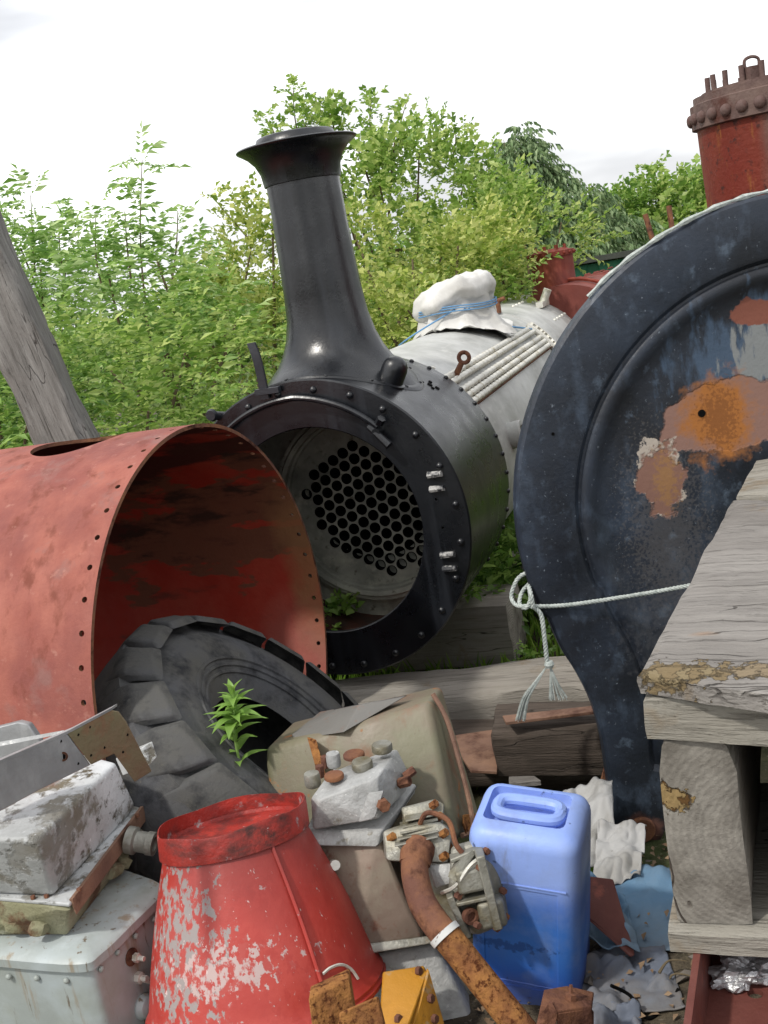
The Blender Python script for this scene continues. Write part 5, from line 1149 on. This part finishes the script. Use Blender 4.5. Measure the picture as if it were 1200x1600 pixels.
part('shed_roof', B().hull([drop(s0-per*.15-dn*.2, s0.z), drop(s0-per*.15+dn*Ls, s0.z), drop(s0-per*.15-dn*.2, s0.z+.06), drop(s0-per*.15+dn*Ls, s0.z+.06), drop(s0+per*3-dn*.2, s0.z+.0), drop(s0+per*3+dn*Ls, s0.z+.0)]), roof_grey, shed, smooth=20)
for i, (xa, ya, xb, yb, lab) in enumerate(((1008, 335, 1024, 390, 'left rusty iron stake above the shed roof, tilted'), (1045, 322, 1052, 370, 'right upright rusty iron stake above the shed roof'))):
    p1, p2 = W(xa, ya, 10), W(xb, yb, 10); ax_ = (p2-p1).normalized(); g0 = p1+ax_*((p1.z+.25)/-ax_.z); b = B().cyl(p1, g0, .025, seg=8)
    solo('iron_stake', b, rust, g0, lab, 'stake', 'rusty iron stakes by the shed')

# ------------------------------------------------------------ foliage
def leafmesh(name, pos, dirv, nrm, ln, wd, mat, fold=.25):
    n = len(pos); side = np.cross(dirv, nrm); side /= (np.linalg.norm(side, axis=1, keepdims=True)+1e-9)
    nrm = np.cross(side, dirv)
    tip = pos+dirv*ln[:, None]-nrm*(ln*.12)[:, None]; mid = pos+dirv*(ln*.45)[:, None]
    a = mid+side*(wd*.5)[:, None]+nrm*(wd*fold)[:, None]; c = mid-side*(wd*.5)[:, None]+nrm*(wd*fold)[:, None]
    V_ = np.stack([pos, a, tip, c], 1).reshape(-1, 3).astype(np.float32)
    me = bpy.data.meshes.new(name); me.vertices.add(4*n); me.vertices.foreach_set('co', V_.ravel())
    base = (np.arange(n)*4)[:, None]; tri = np.concatenate([base+np.array([[0, 1, 2]]), base+np.array([[0, 2, 3]])], 1).reshape(-1).astype(np.int32)
    me.loops.add(6*n); me.loops.foreach_set('vertex_index', tri); me.polygons.add(2*n)
    me.polygons.foreach_set('loop_start', np.arange(0, 6*n, 3, dtype=np.int32)); me.update(calc_edges=True); me.validate()
    me.materials.append(mat); return me
def unit(v): return v/(np.linalg.norm(v, axis=-1, keepdims=True)+1e-9)
def rand_dirs(n): return unit(RNG.normal(size=(n, 3)))
def sprigs(roots, dirs, kind, size):
    """leaves growing along short twigs"""
    n = len(roots); P_, D_, N_, L_, W__ = [], [], [], [], []
    if kind == 'ash': K, stem, leaf, asp = 9, .26, .075, .36
    elif kind == 'maple': K, stem, leaf, asp = 7, .15, .062, .8
    elif kind == 'bush': K, stem, leaf, asp = 7, .13, .045, .62
    else: K, stem, leaf, asp = 9, .2, .062, .42
    sz = size*RNG.uniform(.5, 1.35, n)
    up = np.array([0, 0, 1.]); sidev = unit(np.cross(dirs, up)+1e-3*rand_dirs(n)); nr = unit(np.cross(sidev, dirs)); nr[nr[:, 2] < 0] *= -1
    for k in range(K):
        if kind == 'ash':
            t = (k//2+1)/((K+1)//2); sg = 1 if k % 2 else -1
            if k == K-1: ld = dirs+np.array([0, 0, -.5]); 
            else: ld = dirs*.55+sidev*sg*.85+np.array([0, 0, -.35])
            p = roots+dirs*(stem*sz*t)[:, None]; p[:, 2] -= stem*sz*(t**2)*.35
        else:
            t = (k+.5)/K; sg = 1 if k % 2 else -1; ld = dirs*.6+sidev*sg*.7+nr*RNG.uniform(-.5, .5, (n, 1))+rand_dirs(n)*.35
            p = roots+dirs*(stem*sz*t)[:, None]
            if kind == 'con': ld = dirs*.5+sidev*sg*.5+np.array([0, 0, -.9]); p[:, 2] -= stem*sz*t*t*.6
        nn_ = nr+rand_dirs(n)*.55
        P_.append(p); D_.append(unit(ld+rand_dirs(n)*.15)); N_.append(unit(nn_)); l_ = leaf*sz*RNG.uniform(.6, 1.35, n); L_.append(l_); W__.append(l_*asp)
    return np.concatenate(P_), np.concatenate(D_), np.concatenate(N_), np.concatenate(L_), np.concatenate(W__)
def plant(name, label, cat, blobs, kind, mat, dens, size, shoots=(), trunk=True, group=None, floor=None, trunk_px=None):
    """blobs: (px, py, d, rx, rz[, ry]) leaf masses; shoots: (px0,py0,px1,py1,d) upright leafy stems"""
    cs_ = [W(q[0], q[1], q[2]) for q in blobs]+[W(q[2], q[3], q[4]) for q in shoots]
    cen_ = sum(cs_, Vector())/len(cs_); d0 = sum((c.y for c in cs_))/len(cs_)
    base = Vector((cen_.x, d0, terrain(cen_.x, d0))); 
    if trunk_px: t_ = W(trunk_px[0], trunk_px[1], trunk_px[2]); base = Vector((t_.x, t_.y, terrain(t_.x, t_.y)))
    rt = root(name, base, label, cat, group)
    R_, D_ = [], []; wb = B()
    for i, q in enumerate(blobs):
        c = np.array(cs_[i]); rx, rz = q[3], q[4]; ry = q[5] if len(q) > 5 else rx*.8
        n = int(dens*rx*rz*30); u_ = rand_dirs(n); r_ = RNG.uniform(.25, 1, n)**.55
        off = u_*np.array([rx, ry, rz])*r_[:, None]; keep = np.array([noise.noise(Vector((float(a_[0]+c[0])*2.6, float(a_[1]+c[1])*2.6, float(a_[2]+c[2])*2.6))) > (-.22 if kind != 'con' else -.9) for a_ in off]); u_ = u_[keep]; off = off[keep]; n = len(off)
        wob = np.array([1+.28*noise.noise(Vector((float(a)*2.3+i*5, float(b_)*2.3, float(c_)*2.3))) for a, b_, c_ in u_]) if n < 6000 else 1
        off = off*(wob[:, None] if n < 6000 else 1)
        R_.append(c+off); dd_ = unit(u_*.8+np.array([0, 0, .45])+rand_dirs(n)*.6)
        if kind == 'con': dd_ = unit(u_*np.array([1, 1, .2])+np.array([0, 0, -.1])+rand_dirs(n)*.35)
        D_.append(dd_)
        m = Vector(c); j_ = Vector((random.uniform(-.2, .2), random.uniform(-.2, .2), 0))
        st_ = base+Vector((0, 0, max(0, (m.z-base.z)*.25)))
        if trunk: wb.tube(smoothpath([st_, st_.lerp(m, .5)+j_+Vector((0, 0, .1)), m+Vector((0, 0, rz*.4))], 5), [.02*(1-.8*k/10)+.003 for k in range(11)], 6)
    for q in shoots:
        a = W(q[0], q[1], q[4]); c = W(q[2], q[3], q[4]); n = int((c-a).length*(34 if kind == 'ash' else 46)*(q[5] if len(q) > 5 else 1)); t = RNG.uniform(0, 1, n)
        pth = np.array(a)[None]*(1-t[:, None])+np.array(c)[None]*t[:, None]; dd_ = unit(rand_dirs(n)*np.array([1, 1, .4])+np.array([0, 0, .55]))
        pth = pth+dd_*(RNG.uniform(0, .16, (n, 1))*(1-.6*t[:, None]))
        R_.append(pth); D_.append(dd_); wb.tube(smoothpath([a, a.lerp(c, .5)+Vector((random.uniform(-.04, .04), 0, 0)), c], 5), [.007*(1-.8*k/10)+.002 for k in range(11)], 6)
    args = sprigs(np.concatenate(R_), np.concatenate(D_), kind, size)
    args = (args[0]-np.array(base),)+args[1:]
    me = leafmesh('crown', *args, mat); o = bpy.data.objects.new('crown', me); COL.objects.link(o); o.parent = rt
    if wb.v:
        wb.tube([base-Vector((0, 0, .1)), base+Vector((0, 0, max(.4, (cen_.z-base.z)*.7)))], [.05, .035], 8)
        part('trunk', wb, bark, rt)
    return rt
# left ash saplings
plant('ash_sapling', 'tall ash sapling with a pointed top shoot left of the chimney', 'sapling', [(225, 500, 7.6, .62, .42), (250, 430, 7.6, .40, .28), (175, 455, 7.7, .36, .3), (290, 560, 7.5, .5, .4)], 'ash', leaf_ash, 26, .95, shoots=[(232, 520, 222, 250, 7.6, 1.5), (165, 470, 150, 330, 7.7), (265, 460, 278, 330, 7.6), (205, 440, 195, 330, 7.6)])
plant('ash_sapling', 'bushy ash sapling behind the top of the grey leaning post', 'sapling', [(75, 470, 8.4, .6, .6), (40, 420, 8.4, .35, .4), (110, 430, 8.3, .35, .35), (20, 540, 8.4, .6, .5)], 'ash', leaf_ash, 26, .95, shoots=[(55, 430, 48, 305, 8.4, 1.4), (100, 430, 92, 345, 8.4), (8, 420, 10, 360, 8.3)])
plant('ash_sapling', 'low ash growth just above the red shell', 'sapling', [(180, 620, 6.6, .6, .45), (300, 600, 6.8, .55, .5), (380, 560, 7.3, .5, .6), (90, 620, 6.4, .5, .45), (240, 680, 6.2, .6, .35)], 'ash', leaf_maple, 30, .8)
plant('ash_sapling', 'shaded ash growth at the left edge beside the post', 'sapling', [(0, 640, 6.2, .45, .5), (50, 700, 5.9, .3, .3), (-60, 560, 6.6, .5, .6)], 'ash', leaf_dark, 28, .85)
# middle
plant('hawthorn_bush', 'yellowish green bush with a thin spray just left of the chimney', 'bush', [(400, 420, 8.8, .38, .5), (360, 470, 8.6, .5, .35), (430, 350, 8.8, .3, .3), (400, 520, 8.2, .6, .4), (320, 470, 8.6, .35, .2)], 'bush', leaf_bush, 46, 1.15, shoots=[(395, 380, 330, 305, 8.8, .6)])
plant('maple_tree', 'tall maple with ragged top rising behind the chimney', 'tree', [(600, 330, 9.6, .85, .75), (660, 270, 9.8, .6, .45), (560, 250, 9.8, .5, .42), (730, 330, 9.7, .6, .55), (480, 210, 9.8, .35, .2), (700, 400, 9.4, .8, .5), (620, 230, 9.9, .4, .25), (520, 190, 9.9, .22, .15)], 'maple', leaf_maple, 30, .85, shoots=[(470, 230, 458, 135, 9.8), (585, 230, 580, 155, 9.9), (628, 230, 635, 160, 9.9), (700, 260, 712, 205, 9.8), (500, 220, 520, 160, 9.9), (430, 215, 415, 185, 9.8), (745, 290, 765, 262, 9.8)])
plant('shrub', 'bright yellow green shrub between the chimney and the canvas hood', 'shrub', [(650, 440, 7.9, .55, .4), (580, 480, 7.7, .4, .45), (720, 400, 8.1, .5, .3), (640, 510, 7.4, .35, .3), (760, 392, 8.3, .38, .35), (750, 440, 8.2, .4, .25), (560, 400, 8.3, .3, .4)], 'bush', leaf_bush, 52, 1.1)
plant('shrub', 'darker shrub left of the distant red dome', 'shrub', [(785, 440, 8.1, .28, .25), (820, 385, 8.9, .3, .3), (770, 350, 9.2, .4, .4), (880, 370, 9.3, .4, .3), (800, 330, 9.4, .3, .3)], 'bush', leaf_maple, 46, 1.15)
plant('conifer', 'pointed grey green conifer right of the maple', 'tree', [(816, 238, 13.5, .2, .34), (818, 278, 13.5, .36, .45), (835, 340, 13.5, .7, .5), (850, 400, 13.5, .9, .5), (795, 250, 13.7, .12, .22), (850, 290, 13.6, .3, .3)], 'con', leaf_con, 60, 1.25, shoots=[(815, 290, 815, 212, 13.5, 1.5), (790, 280, 787, 218, 13.5), (835, 270, 840, 225, 13.6)])
plant('conifer', 'second rounder conifer beside the pointed one', 'tree', [(915, 340, 14, .38, .4), (940, 380, 14, .6, .4), (890, 360, 14, .5, .4)], 'con', leaf_con, 60, 1.25, shoots=[(912, 330, 912, 295, 14)])
plant('sycamore_tree', 'rounded green tree behind the two rusty stakes', 'tree', [(1030, 330, 15.5, .8, .55), (1085, 340, 15.5, .6, .55), (985, 350, 15.5, .55, .4), (1020, 380, 15.2, 1.0, .5), (1020, 295, 15.6, .35, .25), (1100, 310, 15.6, .25, .3)], 'maple', leaf_maple, 20, 1.3, shoots=[(1022, 290, 1016, 265, 15.5), (1098, 310, 1104, 280, 15.5)])
# low greenery under the barrel and behind
plant('bramble', 'dark leafy bramble in the gap right of the black smokebox', 'bramble', [(770, 900, 5.6, .3, .22), (820, 850, 5.9, .35, .35), (735, 905, 5.3, .15, .12), (800, 800, 6.6, .3, .3)], 'bush', leaf_dark, 100, 1.1, trunk=False)
plant('bramble', 'bright bramble leaves between the baulk end and the rope', 'bramble', [(846, 985, 5.1, .09, .13), (840, 1020, 5.0, .08, .06)], 'maple', leaf_weed, 130, .55, trunk=False)
plant('bramble', 'light green weed seen through the open bottom of the smokebox', 'bramble', [(518, 972, 4.95, .10, .06), (535, 985, 5.1, .08, .05)], 'maple', leaf_weed, 130, .6, trunk=False)
plant('bramble', 'weeds under the far end of the pale barrel', 'bramble', [(640, 1000, 6.6, 1.2, .4), (300, 900, 7.4, 1.3, .5), (900, 760, 8., .9, .5)], 'bush', leaf_dark, 40, 1.4, trunk=False)
# far hedge behind everything so the horizon is closed
def hedge():
    n = 30000; x = RNG.uniform(-14, 20, n); y = RNG.uniform(15.6, 17.4, n)+.0*x; base_h = np.array([1.85+.35*noise.noise(Vector((float(a)*.6, 0, 0))) + (0.30 if a > 3.5 else 0)-(.25 if a < -2.2 else 0) for a in x]); z = RNG.uniform(0, 1, n)**.7*base_h*1.0
    ps = np.stack([x, y, z], 1); args = sprigs(ps, unit(rand_dirs(n)*.7+np.array([0, -.5, .5])), 'bush', 1.6)
    me = leafmesh('hedge', *args, leaf_dark); o = bpy.data.objects.new('hedge', me); COL.objects.link(o)
    o['label'] = 'continuous dark green hedge behind the saplings and shrubs'; o['category'] = 'hedge'; o['kind'] = 'stuff'
hedge()
# weed in the tyre, each leaf on its own
wr = W(375, 1200, 2.95); weed = root('nettle_weed', wr, 'leafy green weed growing up through the middle of the tractor tyre', 'weed')
stem = smoothpath([wr-Vector((0, 0, .2)), W(368, 1160, 2.95), W(366, 1115, 2.94), W(364, 1082, 2.93)], 8)
part('weed_stem', B().tube(stem, [.005-.0001*i for i in range(len(stem))], 6), leaf_weed, weed)
lb = B()
for s_ in (-1, 1):
    pass
def leafgrid(u, v):
    ln = u; w_ = .19*sin(pi*min(1, ln**.75))*(1-.25*ln); x = (v-.5)*2*w_; return (x, ln, .10*sin(pi*ln*.6)-.35*ln*ln+abs(x)*.35+.01*sin(ln*30)*abs(x)*4)
lb.grid(leafgrid, 8, 4); lm = lb.mesh('weed_leaf'); lm.materials.append(leaf_weed); lm.shade_smooth()
for k in range(46):
    t = .22+.78*k/45; i = min(int(t*(len(stem)-1)), len(stem)-1); p = stem[i]; az = k*2.4; ln = (.085-.04*max(0, t-.6)/.4)*random.uniform(.8, 1.15)
    M_ = Matrix.Translation(p-wr) @ Matrix.Rotation(az, 4, 'Z') @ Matrix.Rotation(radians(random.uniform(5, 40)+30*(t > .9)), 4, 'X') @ Matrix.Scale(ln, 4)
    inst('weed_leaf', lm, weed, M_)
# grass and litter
def scatter(name, n, region, kind, mat, label, cat, size):
    xs_, ys_ = RNG.uniform(region[0], region[1], n), RNG.uniform(region[2], region[3], n)
    p = np.array([[a, c, terrain(a, c)] for a, c in zip(xs_, ys_)])
    if kind == 'grass': d_ = unit(rand_dirs(n)*.5+np.array([0, 0, 1.])); l_ = size*RNG.uniform(.5, 1.3, n); w_ = l_*.09
    else: d_ = unit(rand_dirs(n)*np.array([1, 1, .25])); p[:, 2] += RNG.uniform(.004, .03, n); l_ = size*RNG.uniform(.5, 1.3, n); w_ = l_*.6
    me = leafmesh(name, p, d_, unit(rand_dirs(n)*.5+np.array([0, 0, 1.]) if kind != 'grass' else rand_dirs(n)), l_, w_, mat)
    o = bpy.data.objects.new(name, me); COL.objects.link(o); o['label'] = label; o['category'] = cat; o['kind'] = 'stuff'
scatter('grass', 24000, (-3, 3.2, 3.7, 8.5), 'grass', grass_mat, 'rough green grass around the boiler timbers', 'grass', .13)
scatter('grass', 700, (.15, .45, 2.95, 3.3), 'grass', grass_mat, 'tuft of bright grass behind the jerrycan', 'grass', .06)
litter = MAT('dead_leaf', '6e5842', .9, layers=(dict(col='8f7a62', s=9, t=.5, w=.1),), bump=((30, .4),))
scatter('leaf_litter', 2600, (-.9, 1.4, 1.6, 3.3), 'litter', litter, 'brown dead leaves and scraps on the ground between the junk', 'leaf litter', .022)
# debris flakes: small chips of rusted metal and stones
b = B()
for k in range(500):
    x, y = random.uniform(-1.2, 1.6), random.uniform(1.6, 3.6); s_ = random.uniform(.006, .022); p = Vector((x, y, terrain(x, y)+s_*.3))
    b.hull([p+Vector((random.uniform(-1, 1), random.uniform(-1, 1), random.uniform(-.4, .7)))*s_ for _ in range(7)])
o = solo('gravel', b, MAT('grey_stone_chips', '6f6860', .9, bump=((40, .4),)), (0, 2.4, 0), 'small grey stones and chips on the ground', 'gravel', kind='stuff', smooth=20)

# ------------------------------------------------------------ small loose scrap on the ground
def wire(name, pts_, r, mat, label, cat='wire'):
    b = B().tube(smoothpath(pts_, 8), r, 6); return solo(name, b, mat, pts_[0], label, cat, smooth=80)
def gz(x, y, h=.008): return Vector((x, y, terrain(x, y)+h))
wire('loose_cable', [W(955, 1540, 2.42), W(985, 1556, 2.44), W(1010, 1590, 2.40), W(1042, 1575, 2.44), W(1060, 1545, 2.47)], .004, soot, 'thin black cable curled on the muddy tarpaulin', 'cable')
for k, (x, y, lab) in enumerate(((1030, 1520, 'short twig beside the maroon channel, pointing up right'), (1046, 1575, 'longer twig lying at the foot of the maroon channel'))):
    p = W(x, y, 2.5); p.z = max(p.z, terrain(p.x, p.y)+.01); b = B().tube(smoothpath([p, p+Vector((.03, .02, .012)), p+Vector((.07+.03*k, .01-.04*k, .01))], 4), [.004-.0004*i for i in range(9)], 6)
    solo('twig', b, bark, p, lab, 'twig', 'twigs by the maroon channel')
